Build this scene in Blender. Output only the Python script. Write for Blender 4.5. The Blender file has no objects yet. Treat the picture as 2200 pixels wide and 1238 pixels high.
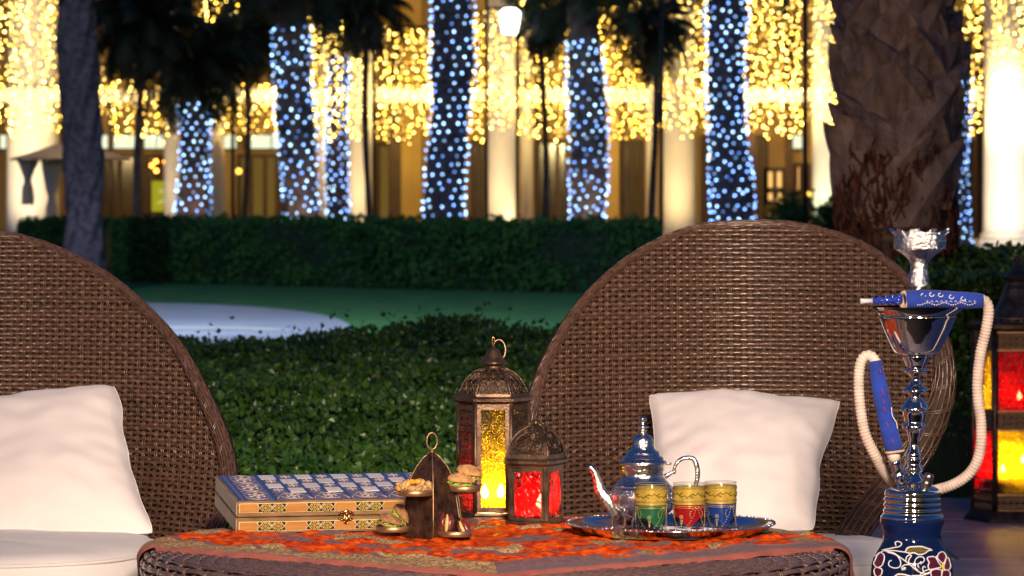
import bpy, math, random
import numpy as np
from mathutils import Vector, Matrix, Euler
from mathutils import noise as mnoise

random.seed(7)
RNG = np.random.default_rng(11)
R = math.radians
PI = math.pi
sc = bpy.context.scene
COL = sc.collection

# ------------------------------------------------------------------ camera
HC = 1.05            # height of the camera above the garden
FPX = 8060.0         # focal length in pixels of a 2200 px wide frame
HZ = 440.0           # row of the horizon in that frame
cam_d = bpy.data.cameras.new('camera')
cam = bpy.data.objects.new('camera', cam_d)
COL.objects.link(cam)
cam.location = (0, 0, HC)
cam.rotation_euler = (R(90), 0, 0)
cam_d.sensor_width = 36
cam_d.lens = 36 * FPX / 2200
cam_d.shift_y = -(619 - HZ) / 2200
cam_d.clip_start = 0.1
cam_d.clip_end = 500
cam_d.dof.use_dof = True
cam_d.dof.focus_distance = 6.75
cam_d.dof.aperture_fstop = 13.5
sc.camera = cam

# ------------------------------------------------------------------ sky at dusk
SUN_EL, SUN_ROT = R(2.0), R(200)
world = bpy.data.worlds.new('World')
sc.world = world
world.use_nodes = True
wn = world.node_tree
wn.nodes.clear()
wo = wn.nodes.new('ShaderNodeOutputWorld')
wb = wn.nodes.new('ShaderNodeBackground')
sky = wn.nodes.new('ShaderNodeTexSky')
sky.sky_type = 'NISHITA'
sky.sun_disc = False
sky.sun_elevation = SUN_EL
sky.sun_rotation = SUN_ROT
sky.air_density = 1.3
sky.ozone_density = 4.0
sky.dust_density = 0.3
wm = wn.nodes.new('ShaderNodeMix')
wm.data_type = 'RGBA'
wm.blend_type = 'MULTIPLY'
wm.inputs[0].default_value = 1.0
wm.inputs[7].default_value = (1.10, 1.10, 1.60, 1)      # tungsten white balance of the photograph
wn.links.new(sky.outputs[0], wm.inputs[6])
wn.links.new(wm.outputs[2], wb.inputs[0])
wb.inputs[1].default_value = 0.15
wn.links.new(wb.outputs[0], wo.inputs[0])

def add_light(name, typ, loc, energy, color, size=0.1, target=None, spot=None, blend=0.6, angle=None):
    d = bpy.data.lights.new(name, typ)
    d.energy = energy
    d.color = color
    if typ == 'SUN':
        d.angle = angle
    elif typ == 'AREA':
        d.shape = 'DISK'; d.size = size
    else:
        d.shadow_soft_size = size
    if typ == 'SPOT':
        d.spot_size = spot; d.spot_blend = blend
    o = bpy.data.objects.new(name, d)
    COL.objects.link(o)
    o.location = loc
    if target is not None:
        v = Vector(target) - Vector(loc)
        o.rotation_euler = v.to_track_quat('-Z', 'Y').to_euler()
    return o

# last daylight, low and behind the camera to the left
add_light('dusk_sun', 'SUN', (0, 0, 10), 0.02, (1.0, 0.75, 0.6), target=(0.0, 10, 3), angle=R(10))
# added spots near the camera, unseen, a warm key and fill for the foreground
add_light('added_front_spot', 'SPOT', (0.75, 0.6, 3.0), 2800, (1.0, 0.77, 0.59), size=0.45,
          target=(-0.05, 7.0, 0.62), spot=R(26), blend=0.9)
add_light('added_front_spot', 'SPOT', (-2.3, 0.8, 1.9), 420, (1.0, 0.66, 0.45), size=0.25,
          target=(-0.1, 7.0, 0.6), spot=R(32), blend=0.9)

sc.view_settings.view_transform = 'Standard'
sc.view_settings.look = 'None'
sc.view_settings.exposure = 0.0
sc.view_settings.gamma = 1.0
sc.view_settings.use_curve_mapping = False
sc.render.engine = 'CYCLES'
sc.cycles.max_bounces = 8
sc.cycles.diffuse_bounces = 2
sc.cycles.glossy_bounces = 4
sc.cycles.transmission_bounces = 8
sc.cycles.transparent_max_bounces = 32
sc.cycles.caustics_reflective = False
sc.cycles.caustics_refractive = False
sc.cycles.sample_clamp_indirect = 4.0
sc.cycles.use_denoising = True
try:
    sc.cycles.denoiser = 'OPENIMAGEDENOISE'
except Exception:
    pass

# ------------------------------------------------------------------ helpers
def P(px, py, Y):
    return Vector(((px - 1100) * Y / FPX, Y, HC - (py - HZ) * Y / FPX))

def tag(o, label=None, cat=None, group=None, kind=None):
    if label: o['label'] = label
    if cat: o['category'] = cat
    if group: o['group'] = group
    if kind: o['kind'] = kind
    return o

def thing(name, label, cat, loc=(0, 0, 0), rot=(0, 0, 0), group=None):
    o = bpy.data.objects.new(name, None)
    o.empty_display_size = 0.1
    COL.objects.link(o)
    o.location = loc
    o.rotation_euler = rot
    return tag(o, label, cat, group)

def link(name, me, parent=None, loc=None, rot=None, scale=None):
    o = bpy.data.objects.new(name, me)
    COL.objects.link(o)
    if parent is not None:
        o.parent = parent
    if loc is not None: o.location = loc
    if rot is not None: o.rotation_euler = rot
    if scale is not None: o.scale = scale
    return o

def npmesh(name, V, F, mats, mi=None, smooth=True):
    """V (n,3); F list of (m,k) int arrays; mats list; mi list of arrays or ints per F."""
    me = bpy.data.meshes.new(name)
    V = np.asarray(V, dtype=np.float32).reshape(-1, 3)
    F = [np.asarray(f, dtype=np.int32) for f in F if len(f)]
    me.vertices.add(len(V))
    me.vertices.foreach_set('co', V.ravel())
    nl = sum(f.size for f in F)
    npoly = sum(len(f) for f in F)
    me.loops.add(nl)
    me.loops.foreach_set('vertex_index', np.concatenate([f.ravel() for f in F]))
    starts = []; off = 0
    for f in F:
        k = f.shape[1]
        starts.append(off + np.arange(len(f)) * k)
        off += f.size
    me.polygons.add(npoly)
    me.polygons.foreach_set('loop_start', np.concatenate(starts).astype(np.int32))
    if mi is not None:
        arr = np.concatenate([np.full(len(f), m) if np.isscalar(m) else np.asarray(m) for f, m in zip(F, mi)])
        me.polygons.foreach_set('material_index', arr.astype(np.int32))
    me.polygons.foreach_set('use_smooth', np.full(npoly, bool(smooth)))
    me.update(calc_edges=True)
    me.validate()
    for m in mats:
        me.materials.append(m)
    return me

class MB:
    """collects shapes and links them as one mesh object"""
    def __init__(self):
        self.v = []; self.f = []; self.m = []; self.s = []
    def add(self, vs, fs, mi=0, smooth=False, M=None):
        o = len(self.v)
        if M is not None:
            vs = [M @ Vector(p) for p in vs]
        self.v.extend([tuple(p) for p in vs])
        for f in fs:
            self.f.append(tuple(o + i for i in f)); self.m.append(mi); self.s.append(smooth)
        return self
    def box(self, c, s, mi=0, M=None, taper=1.0, bev=0.0):
        x, y, z = s[0] / 2, s[1] / 2, s[2] / 2
        if bev <= 0:
            vs = [(-x, -y, -z), (x, -y, -z), (x, y, -z), (-x, y, -z),
                  (-x * taper, -y * taper, z), (x * taper, -y * taper, z), (x * taper, y * taper, z), (-x * taper, y * taper, z)]
            fs = [(0, 3, 2, 1), (4, 5, 6, 7), (0, 1, 5, 4), (1, 2, 6, 5), (2, 3, 7, 6), (3, 0, 4, 7)]
        else:
            b = bev
            def ring(zz, i):
                a, d = x - i, y - i
                e = b - i
                return [(-a, -d + e, zz), (-a + e, -d, zz), (a - e, -d, zz), (a, -d + e, zz),
                        (a, d - e, zz), (a - e, d, zz), (-a + e, d, zz), (-a, d - e, zz)]
            vs = ring(-z, b * .7) + ring(-z + b * .7, 0) + ring(z - b * .7, 0) + ring(z, b * .7)
            fs = [tuple(range(7, -1, -1)), tuple(range(24, 32))]
            for k in range(3):
                for i in range(8):
                    j = (i + 1) % 8
                    fs.append((k * 8 + i, k * 8 + j, k * 8 + 8 + j, k * 8 + 8 + i))
        vs = [(p[0] + c[0], p[1] + c[1], p[2] + c[2]) for p in vs]
        return self.add(vs, fs, mi, False, M)
    def lathe(self, prof, c=(0, 0, 0), n=32, mi=0, M=None, smooth=True, cap=True, a0=0.0):
        vs, fs = [], []
        for r, z in prof:
            for i in range(n):
                a = a0 + 2 * PI * i / n
                vs.append((c[0] + r * math.cos(a), c[1] + r * math.sin(a), c[2] + z))
        for k in range(len(prof) - 1):
            for i in range(n):
                j = (i + 1) % n
                fs.append((k * n + i, k * n + j, (k + 1) * n + j, (k + 1) * n + i))
        if cap:
            if prof[0][0] > 1e-6: fs.append(tuple(range(n - 1, -1, -1)))
            if prof[-1][0] > 1e-6: fs.append(tuple(range((len(prof) - 1) * n, len(prof) * n)))
        return self.add(vs, fs, mi, smooth, M)
    def tube(self, pts, r, n=8, mi=0, closed=False, smooth=True, cap=True, M=None, flat=None, up=None):
        pts = [Vector(p) for p in pts]
        m = len(pts)
        rs = r if hasattr(r, '__len__') else [r] * m
        vs, fs = [], []
        prev = None
        for i, p in enumerate(pts):
            a = pts[i - 1] if (i > 0 or closed) else pts[i]
            b = pts[(i + 1) % m] if (i < m - 1 or closed) else pts[i]
            t = (b - a)
            t = t.normalized() if t.length > 1e-9 else Vector((0, 0, 1))
            if up is not None:
                u = Vector(up)
                u = (u - t * u.dot(t))
                u = u.normalized() if u.length > 1e-6 else t.orthogonal().normalized()
            elif prev is None:
                u = t.orthogonal().normalized()
            else:
                u = prev - t * prev.dot(t)
                u = u.normalized() if u.length > 1e-9 else t.orthogonal().normalized()
            prev = u
            w = t.cross(u)
            fl = flat if flat else 1.0
            for k in range(n):
                an = 2 * PI * k / n
                vs.append(p + u * (math.cos(an) * rs[i] * fl) + w * (math.sin(an) * rs[i]))
        seg = m if closed else m - 1
        for i in range(seg):
            for k in range(n):
                l = (k + 1) % n
                i2 = (i + 1) % m
                fs.append((i * n + k, i * n + l, i2 * n + l, i2 * n + k))
        if cap and not closed:
            fs.append(tuple(range(n - 1, -1, -1)))
            fs.append(tuple(range((m - 1) * n, m * n)))
        return self.add(vs, fs, mi, smooth, M)
    def prism(self, poly, y0, y1, mi=0, M=None, smooth=False):
        """poly of (x, z) extruded along y"""
        n = len(poly)
        vs = [(p[0], y0, p[1]) for p in poly] + [(p[0], y1, p[1]) for p in poly]
        fs = [tuple(range(n)), tuple(range(2 * n - 1, n - 1, -1))]
        for i in range(n):
            j = (i + 1) % n
            fs.append((j, i, n + i, n + j))
        return self.add(vs, fs, mi, smooth, M)
    def ball(self, c, r, mi=0, n=10, m=6, M=None, squash=(1, 1, 1)):
        vs, fs = [], []
        for k in range(m + 1):
            t = PI * k / m
            for i in range(n):
                a = 2 * PI * i / n
                vs.append((c[0] + r * squash[0] * math.sin(t) * math.cos(a), c[1] + r * squash[1] * math.sin(t) * math.sin(a), c[2] + r * squash[2] * math.cos(t)))
        for k in range(m):
            for i in range(n):
                j = (i + 1) % n
                fs.append((k * n + i, (k + 1) * n + i, (k + 1) * n + j, k * n + j))
        return self.add(vs, fs, mi, True, M)
    def mesh(self, name, mats):
        me = bpy.data.meshes.new(name)
        me.from_pydata(self.v, [], self.f)
        me.update()
        me.validate(clean_customdata=False)
        if len(me.polygons) == len(self.m):
            me.polygons.foreach_set('material_index', self.m)
            me.polygons.foreach_set('use_smooth', self.s)
        for m in (mats if isinstance(mats, (list, tuple)) else [mats]):
            me.materials.append(m)
        return me
    def build(self, name, mats, parent=None, loc=None, rot=None):
        return link(name, self.mesh(name, mats), parent, loc, rot)

def spline(pts, n):
    """Catmull-Rom through pts (any dimension) resampled to n points of equal arc length"""
    p = np.array([list(q) for q in pts], float)
    pp = np.vstack([2 * p[0] - p[1], p, 2 * p[-1] - p[-2]])
    out = []
    for i in range(1, len(pp) - 2):
        t = np.linspace(0, 1, 16, endpoint=False)[:, None]
        a, b, c, d = pp[i - 1], pp[i], pp[i + 1], pp[i + 2]
        out.append(0.5 * ((2 * b) + (-a + c) * t + (2 * a - 5 * b + 4 * c - d) * t ** 2 + (-a + 3 * b - 3 * c + d) * t ** 3))
    out.append(p[-1:])
    q = np.vstack(out)
    s = np.concatenate([[0], np.cumsum(np.linalg.norm(np.diff(q, axis=0), axis=1))])
    u = np.linspace(0, s[-1], n)
    return np.stack([np.interp(u, s, q[:, k]) for k in range(q.shape[1])], 1)

def nstrand(pts, nrm, hw, ht, k=6):
    """flattened strand along pts, wide hw across, thick ht along the normals"""
    pts = np.asarray(pts, float); nrm = np.asarray(nrm, float)
    t = np.gradient(pts, axis=0)
    t /= np.linalg.norm(t, axis=1)[:, None] + 1e-12
    b = np.cross(t, nrm); b /= np.linalg.norm(b, axis=1)[:, None] + 1e-12
    n2 = np.cross(b, t)
    a = np.arange(k) * 2 * PI / k + PI / k
    V = pts[:, None, :] + (np.cos(a) * hw)[None, :, None] * b[:, None, :] + (np.sin(a) * ht)[None, :, None] * n2[:, None, :]
    m = len(pts)
    i = np.arange(m - 1)[:, None] * k
    j = np.arange(k)[None, :]
    j2 = (j + 1) % k
    F = np.stack([i + j, i + j2, i + k + j2, i + k + j], -1).reshape(-1, 4)
    return V.reshape(-1, 3), F

def join(parts):
    Vs, Fs, o = [], [], 0
    for V, F in parts:
        Vs.append(V); Fs.append(F + o); o += len(V)
    return np.vstack(Vs), np.vstack(Fs)

# ------------------------------------------------------------------ materials
def nodes_of(name):
    m = bpy.data.materials.new(name)
    m.use_nodes = True
    nt = m.node_tree
    return m, nt, nt.nodes['Principled BSDF']

def mat(name, col, rough=0.6, metal=0.0, var=0.0, vscale=8.0, bump=0.0, bscale=40.0, spec=0.5, coat=0.0,
        sheen=0.0, col2=None, stretch=None, objvar=0.0, detail=4.0, trans=0.0, ior=1.45, sss=0.0):
    m, nt, b = nodes_of(name)
    L = nt.links
    b.inputs['Roughness'].default_value = rough
    b.inputs['Metallic'].default_value = metal
    b.inputs['Specular IOR Level'].default_value = spec
    b.inputs['Coat Weight'].default_value = coat
    b.inputs['Coat Roughness'].default_value = 0.08
    b.inputs['Sheen Weight'].default_value = sheen
    b.inputs['Transmission Weight'].default_value = trans
    b.inputs['IOR'].default_value = ior
    if sss: 
        b.inputs['Subsurface Weight'].default_value = sss
        b.inputs['Subsurface Scale'].default_value = 0.01
    tc = nt.nodes.new('ShaderNodeTexCoord')
    src = tc.outputs['Object']
    if stretch:
        mp = nt.nodes.new('ShaderNodeMapping')
        mp.inputs['Scale'].default_value = stretch
        L.new(src, mp.inputs[0]); src = mp.outputs[0]
    c = (*col, 1)
    out = None
    if var > 0 or col2 is not None:
        nz = nt.nodes.new('ShaderNodeTexNoise')
        nz.inputs['Scale'].default_value = vscale
        nz.inputs['Detail'].default_value = detail
        L.new(src, nz.inputs['Vector'])
        rp = nt.nodes.new('ShaderNodeValToRGB')
        rp.color_ramp.elements[0].position = 0.32
        rp.color_ramp.elements[1].position = 0.68
        if col2 is None:
            rp.color_ramp.elements[0].color = tuple(x * (1 - var) for x in col) + (1,)
            rp.color_ramp.elements[1].color = tuple(min(1, x * (1 + var)) for x in col) + (1,)
        else:
            rp.color_ramp.elements[0].color = c
            rp.color_ramp.elements[1].color = (*col2, 1)
        L.new(nz.outputs['Fac'], rp.inputs['Fac'])
        out = rp.outputs['Color']
        rr = nt.nodes.new('ShaderNodeMapRange')
        rr.inputs['To Min'].default_value = max(0.02, rough * 0.75)
        rr.inputs['To Max'].default_value = min(1, rough * 1.25)
        L.new(nz.outputs['Fac'], rr.inputs['Value'])
        L.new(rr.outputs[0], b.inputs['Roughness'])
    if objvar > 0:
        oi = nt.nodes.new('ShaderNodeObjectInfo')
        mr = nt.nodes.new('ShaderNodeMapRange')
        mr.inputs['To Min'].default_value = 1 - objvar
        mr.inputs['To Max'].default_value = 1 + objvar
        L.new(oi.outputs['Random'], mr.inputs['Value'])
        hs = nt.nodes.new('ShaderNodeHueSaturation')
        hs.inputs['Color'].default_value = c
        L.new(mr.outputs[0], hs.inputs['Value'])
        if out is not None: L.new(out, hs.inputs['Color'])
        out = hs.outputs['Color']
    if out is None:
        b.inputs['Base Color'].default_value = c
    else:
        L.new(out, b.inputs['Base Color'])
    if bump > 0:
        n2 = nt.nodes.new('ShaderNodeTexNoise')
        n2.inputs['Scale'].default_value = bscale
        n2.inputs['Detail'].default_value = 5
        L.new(src, n2.inputs['Vector'])
        bp = nt.nodes.new('ShaderNodeBump')
        bp.inputs['Strength'].default_value = min(1.0, bump)
        bp.inputs['Distance'].default_value = 0.002 if bump <= 1 else 0.002 * bump
        L.new(n2.outputs['Fac'], bp.inputs['Height'])
        L.new(bp.outputs[0], b.inputs['Normal'])
    return m

def emit(name, col, strength, sample=False):
    m = bpy.data.materials.new(name)
    m.use_nodes = True
    nt = m.node_tree
    nt.nodes.clear()
    o = nt.nodes.new('ShaderNodeOutputMaterial')
    e = nt.nodes.new('ShaderNodeEmission')
    e.inputs[0].default_value = (*col, 1)
    e.inputs[1].default_value = strength
    nt.links.new(e.outputs[0], o.inputs[0])
    if not sample:
        m.cycles.emission_sampling = 'NONE'
    return m

def emit_var(name, c1, c2, s0, s1):
    """bulbs whose brightness and hue differ from one to the next"""
    m = bpy.data.materials.new(name)
    m.use_nodes = True
    nt = m.node_tree
    nt.nodes.clear()
    o = nt.nodes.new('ShaderNodeOutputMaterial')
    e = nt.nodes.new('ShaderNodeEmission')
    oi = nt.nodes.new('ShaderNodeObjectInfo')
    mr = nt.nodes.new('ShaderNodeMapRange')
    mr.inputs['To Min'].default_value = s0
    mr.inputs['To Max'].default_value = s1
    mx = nt.nodes.new('ShaderNodeMix'); mx.data_type = 'RGBA'
    mx.inputs[6].default_value = (*c1, 1); mx.inputs[7].default_value = (*c2, 1)
    ml = nt.nodes.new('ShaderNodeMath'); ml.operation = 'MULTIPLY'; ml.inputs[1].default_value = 7.31
    fr = nt.nodes.new('ShaderNodeMath'); fr.operation = 'FRACT'
    nt.links.new(oi.outputs['Random'], ml.inputs[0]); nt.links.new(ml.outputs[0], fr.inputs[0])
    nt.links.new(fr.outputs[0], mx.inputs[0])
    nt.links.new(oi.outputs['Random'], mr.inputs['Value'])
    nt.links.new(mx.outputs[2], e.inputs[0]); nt.links.new(mr.outputs[0], e.inputs[1])
    nt.links.new(e.outputs[0], o.inputs[0])
    m.cycles.emission_sampling = 'NONE'
    return m

def lantern_glass(name, col, rosette=60.0, depth=0.0012):
    """coloured pressed glass: lets a tinted view through, glows where a flame lights it"""
    m = bpy.data.materials.new(name)
    m.use_nodes = True
    nt = m.node_tree
    nt.nodes.clear()
    L = nt.links
    o = nt.nodes.new('ShaderNodeOutputMaterial')
    tr = nt.nodes.new('ShaderNodeBsdfTransparent')
    tr.inputs[0].default_value = tuple(max(.09, min(1, c ** 0.5)) for c in col) + (1,)
    tl = nt.nodes.new('ShaderNodeBsdfTranslucent')
    tl.inputs[0].default_value = (*col, 1)
    gl = nt.nodes.new('ShaderNodeBsdfGlossy')
    gl.inputs['Roughness'].default_value = 0.16
    gl.inputs[0].default_value = (0.9, 0.9, 0.9, 1)
    tc = nt.nodes.new('ShaderNodeTexCoord')
    vo = nt.nodes.new('ShaderNodeTexVoronoi')
    vo.inputs['Scale'].default_value = rosette
    L.new(tc.outputs['Object'], vo.inputs['Vector'])
    ms = nt.nodes.new('ShaderNodeMath'); ms.operation = 'SINE'
    mm = nt.nodes.new('ShaderNodeMath'); mm.operation = 'MULTIPLY'; mm.inputs[1].default_value = 22
    L.new(vo.outputs['Distance'], mm.inputs[0]); L.new(mm.outputs[0], ms.inputs[0])
    nz = nt.nodes.new('ShaderNodeTexNoise'); nz.inputs['Scale'].default_value = rosette * 5
    L.new(tc.outputs['Object'], nz.inputs['Vector'])
    ad = nt.nodes.new('ShaderNodeMath'); ad.operation = 'ADD'
    L.new(ms.outputs[0], ad.inputs[0]); L.new(nz.outputs['Fac'], ad.inputs[1])
    bp = nt.nodes.new('ShaderNodeBump'); bp.inputs['Distance'].default_value = depth
    bp.inputs['Strength'].default_value = 1.0
    L.new(ad.outputs[0], bp.inputs['Height'])
    L.new(bp.outputs[0], gl.inputs['Normal']); L.new(bp.outputs[0], tl.inputs['Normal'])
    # ribs of the pressing scatter more than the flats between them
    rr = nt.nodes.new('ShaderNodeMapRange')
    rr.inputs['From Min'].default_value = -0.6; rr.inputs['From Max'].default_value = 1.6
    rr.inputs['To Min'].default_value = 0.25; rr.inputs['To Max'].default_value = 0.80
    L.new(ad.outputs[0], rr.inputs['Value'])
    m1 = nt.nodes.new('ShaderNodeMixShader')
    L.new(rr.outputs[0], m1.inputs[0])
    L.new(tr.outputs[0], m1.inputs[1]); L.new(tl.outputs[0], m1.inputs[2])
    lw = nt.nodes.new('ShaderNodeLayerWeight'); lw.inputs[0].default_value = .5
    L.new(bp.outputs[0], lw.inputs['Normal'])
    pw_ = nt.nodes.new('ShaderNodeMath'); pw_.operation = 'POWER'; pw_.inputs[1].default_value = 4.0
    L.new(lw.outputs['Facing'], pw_.inputs[0])
    fr = nt.nodes.new('ShaderNodeMath'); fr.operation = 'MULTIPLY_ADD'; fr.inputs[1].default_value = .5; fr.inputs[2].default_value = .05
    L.new(pw_.outputs[0], fr.inputs[0])
    m2 = nt.nodes.new('ShaderNodeMixShader')
    L.new(fr.outputs[0], m2.inputs[0])
    L.new(m1.outputs[0], m2.inputs[1]); L.new(gl.outputs[0], m2.inputs[2])
    L.new(m2.outputs[0], o.inputs[0])
    return m

M = {}
M['wicker'] = mat('wicker', (0.100, 0.054, 0.035), 0.30, var=0.30, vscale=110, spec=1.0, objvar=0.16)
M['wicker_stake'] = mat('wicker_stake', (0.15, 0.088, 0.058), 0.28, var=0.25, vscale=110, spec=0.7, objvar=0.2)
M['wicker_dark'] = mat('wicker_dark', (0.040, 0.023, 0.016), 0.7, var=0.4, vscale=18)
M['wicker_table'] = mat('wicker_table', (0.12, 0.072, 0.062), 0.27, var=0.2, vscale=90, spec=0.8, objvar=0.15)
M['cotton'] = mat('cotton', (0.80, 0.76, 0.76), 0.9, var=0.03, vscale=9, bump=0.35, bscale=900, sheen=0.1, spec=0.2)
M['cushion'] = mat('cushion', (0.78, 0.76, 0.76), 0.9, var=0.03, vscale=9, bump=0.35, bscale=900, sheen=0.1, spec=0.2)
M['bronze'] = mat('bronze', (0.16, 0.105, 0.07), 0.38, metal=0.85, var=0.5, vscale=30, bump=0.6, bscale=260)
M['bronze_dark'] = mat('bronze_dark', (0.075, 0.05, 0.038), 0.5, metal=0.7, var=0.5, vscale=40, bump=0.5, bscale=200)
M['brass'] = mat('brass', (0.55, 0.33, 0.12), 0.25, metal=1.0, var=0.3, vscale=40)
M['antique_brass'] = mat('antique_brass', (0.46, 0.29, 0.15), 0.40, metal=0.85, var=0.35, vscale=50, stretch=(1, 1, 12))
M['sheet_iron'] = mat('sheet_iron', (0.085, 0.045, 0.028), 0.42, metal=0.75, var=0.6, vscale=60, bump=1.2, bscale=330)
M['silver'] = mat('silver', (0.86, 0.84, 0.82), 0.09, metal=1.0, var=0.05, vscale=60)
M['pot_silver'] = mat('pot_silver', (0.90, 0.86, 0.80), 0.20, metal=1.0, var=0.12, vscale=90, bump=0.9, bscale=150)
M['silver_cut'] = mat('silver_cut', (0.80, 0.77, 0.73), 0.16, metal=1.0, var=0.25, vscale=160, bump=1.6, bscale=300)
M['chrome'] = mat('chrome', (0.80, 0.80, 0.82), 0.06, metal=1.0)
M['steel_dull'] = mat('steel_dull', (0.42, 0.39, 0.33), 0.3, metal=1.0, var=0.2, vscale=90)
M['foil'] = mat('foil', (0.88, 0.88, 0.90), 0.17, metal=1.0, bump=2.6, bscale=170)
M['hose'] = mat('hose', (0.66, 0.54, 0.48), 0.6, var=0.18, vscale=40)
M['blue_cloth'] = mat('blue_cloth', (0.012, 0.045, 0.36), 0.85, var=0.25, vscale=30, bump=0.6, bscale=800, sheen=0.1)
M['lace_white'] = mat('lace_white', (0.75, 0.75, 0.85), 0.8)
M['red_thread'] = mat('red_thread', (0.5, 0.04, 0.06), 0.8)
M['wood_ring'] = mat('wood_ring', (0.62, 0.45, 0.28), 0.6, var=0.3, vscale=60)
M['blue_glass'] = mat('blue_glass', (0.004, 0.012, 0.06), 0.05, coat=0.15, spec=0.3, var=0.3, vscale=7)
M['blue_beads'] = mat('blue_beads', (0.02, 0.05, 0.42), 0.12, coat=0.8)
M['paint_white'] = mat('paint_white', (0.82, 0.80, 0.84), 0.4)
M['petal'] = mat('petal', (0.03, 0.006, 0.03), 0.25, coat=0.6, var=0.3, vscale=90)
M['leaf_paint'] = mat('leaf_paint', (0.012, 0.016, 0.03), 0.25, coat=0.6)
M['dot_red'] = mat('dot_red', (0.30, 0.02, 0.06), 0.4)
M['dot_yellow'] = mat('dot_yellow', (0.75, 0.62, 0.05), 0.4)
M['pearl'] = mat('pearl', (0.92, 0.84, 0.76), 0.35, var=0.12, vscale=70, coat=0.5, objvar=0.08)
M['lacquer_blue'] = mat('lacquer_blue', (0.035, 0.038, 0.12), 0.16, coat=0.7, var=0.3, vscale=50)
M['lacquer_mauve'] = mat('lacquer_mauve', (0.17, 0.125, 0.18), 0.2, coat=0.6, var=0.5, vscale=240)
M['inlay_line'] = mat('inlay_line', (0.50, 0.40, 0.30), 0.3, coat=0.4)
M['inlay_wood'] = mat('inlay_wood', (0.50, 0.25, 0.075), 0.35, col2=(0.38, 0.17, 0.05), vscale=16, stretch=(1, 1, 9), coat=0.3, objvar=0.12)
M['box_wood'] = mat('box_wood', (0.24, 0.15, 0.07), 0.4, var=0.4, vscale=20, stretch=(1, 1, 8))
M['box_side'] = mat('box_side', (0.36, 0.30, 0.22), 0.5, var=0.25, vscale=22, stretch=(1, 6, 1), bump=0.6, bscale=120)
M['inlay_cream'] = mat('inlay_cream', (0.78, 0.62, 0.33), 0.35, coat=0.3)
M['inlay_black'] = mat('inlay_black', (0.03, 0.02, 0.015), 0.35, coat=0.3)
M['inlay_yellow'] = mat('inlay_yellow', (0.66, 0.55, 0.10), 0.35, coat=0.3)
M['inlay_green'] = mat('inlay_green', (0.03, 0.14, 0.09), 0.35, coat=0.3)
M['inlay_red'] = mat('inlay_red', (0.60, 0.07, 0.03), 0.35, coat=0.3)
M['inlay_teal'] = mat('inlay_teal', (0.05, 0.12, 0.22), 0.3, coat=0.3)
M['inlay_rose'] = mat('inlay_rose', (0.42, 0.14, 0.16), 0.3, coat=0.3)
M['bread'] = mat('bread', (0.52, 0.27, 0.11), 0.75, var=0.4, vscale=90, bump=1.2, bscale=300, sss=0.1)
M['bread_dark'] = mat('bread_dark', (0.30, 0.15, 0.065), 0.75, var=0.5, vscale=90, bump=1.2, bscale=300)
M['lettuce'] = mat('lettuce', (0.22, 0.46, 0.03), 0.5, var=0.5, vscale=120)
M['cucumber'] = mat('cucumber', (0.42, 0.58, 0.10), 0.4)
M['ham'] = mat('ham', (0.40, 0.12, 0.08), 0.5)
M['date'] = mat('date', (0.13, 0.022, 0.018), 0.22, var=0.5, vscale=90, bump=1.2, bscale=160, coat=0.5)
M['almond'] = mat('almond', (0.78, 0.50, 0.20), 0.5, var=0.2, vscale=60)
M['walnut'] = mat('walnut', (0.55, 0.34, 0.15), 0.6, var=0.4, vscale=150, bump=1.5, bscale=260)
M['apricot'] = mat('apricot', (0.85, 0.36, 0.04), 0.4, var=0.2, vscale=80, sss=0.2)
M['wax'] = mat('wax', (0.85, 0.8, 0.65), 0.5, sss=0.3)
M['flame'] = emit('flame', (1.0, 0.66, 0.30), 900)
M['glass_yellow'] = lantern_glass('glass_yellow', (0.62, 0.47, 0.03), 75)
M['glass_red'] = lantern_glass('glass_red', (0.62, 0.006, 0.006), 38)
M['hammered_red'] = lantern_glass('hammered_red', (0.70, 0.01, 0.008), 60)
M['hammered_yellow'] = lantern_glass('hammered_yellow', (0.80, 0.60, 0.02), 60)
def clear_glass(name):
    m = bpy.data.materials.new(name); m.use_nodes = True
    nt = m.node_tree; nt.nodes.clear(); L = nt.links
    o = nt.nodes.new('ShaderNodeOutputMaterial'); tr = nt.nodes.new('ShaderNodeBsdfTransparent'); tr.inputs[0].default_value = (.93, .95, .96, 1)
    gl = nt.nodes.new('ShaderNodeBsdfGlossy'); gl.inputs['Roughness'].default_value = .03
    lw = nt.nodes.new('ShaderNodeLayerWeight'); lw.inputs[0].default_value = .5
    fr = nt.nodes.new('ShaderNodeMath'); fr.operation = 'POWER'; fr.inputs[1].default_value = 4.0
    L.new(lw.outputs['Facing'], fr.inputs[0])
    sc_ = nt.nodes.new('ShaderNodeMath'); sc_.operation = 'MULTIPLY_ADD'; sc_.inputs[1].default_value = .45; sc_.inputs[2].default_value = .04
    L.new(fr.outputs[0], sc_.inputs[0]); fr = sc_
    mx = nt.nodes.new('ShaderNodeMixShader')
    L.new(fr.outputs[0], mx.inputs[0]); L.new(tr.outputs[0], mx.inputs[1]); L.new(gl.outputs[0], mx.inputs[2]); L.new(mx.outputs[0], o.inputs[0])
    return m
M['lead_glass'] = clear_glass('lead_glass')
M['gold_print'] = mat('gold_print', (0.52, 0.36, 0.06), 0.3, metal=0.1, var=0.2, vscale=60)
M['gold_line'] = mat('gold_line', (0.80, 0.62, 0.22), 0.3, metal=0.6)
M['gold_dark'] = mat('gold_dark', (0.15, 0.12, 0.02), 0.35, metal=0.3)
M['print_green'] = mat('print_green', (0.012, 0.10, 0.04), 0.2, coat=0.7)
M['print_red'] = mat('print_red', (0.26, 0.006, 0.008), 0.2, coat=0.7)
M['print_blue'] = mat('print_blue', (0.008, 0.035, 0.20), 0.2, coat=0.7)
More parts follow.
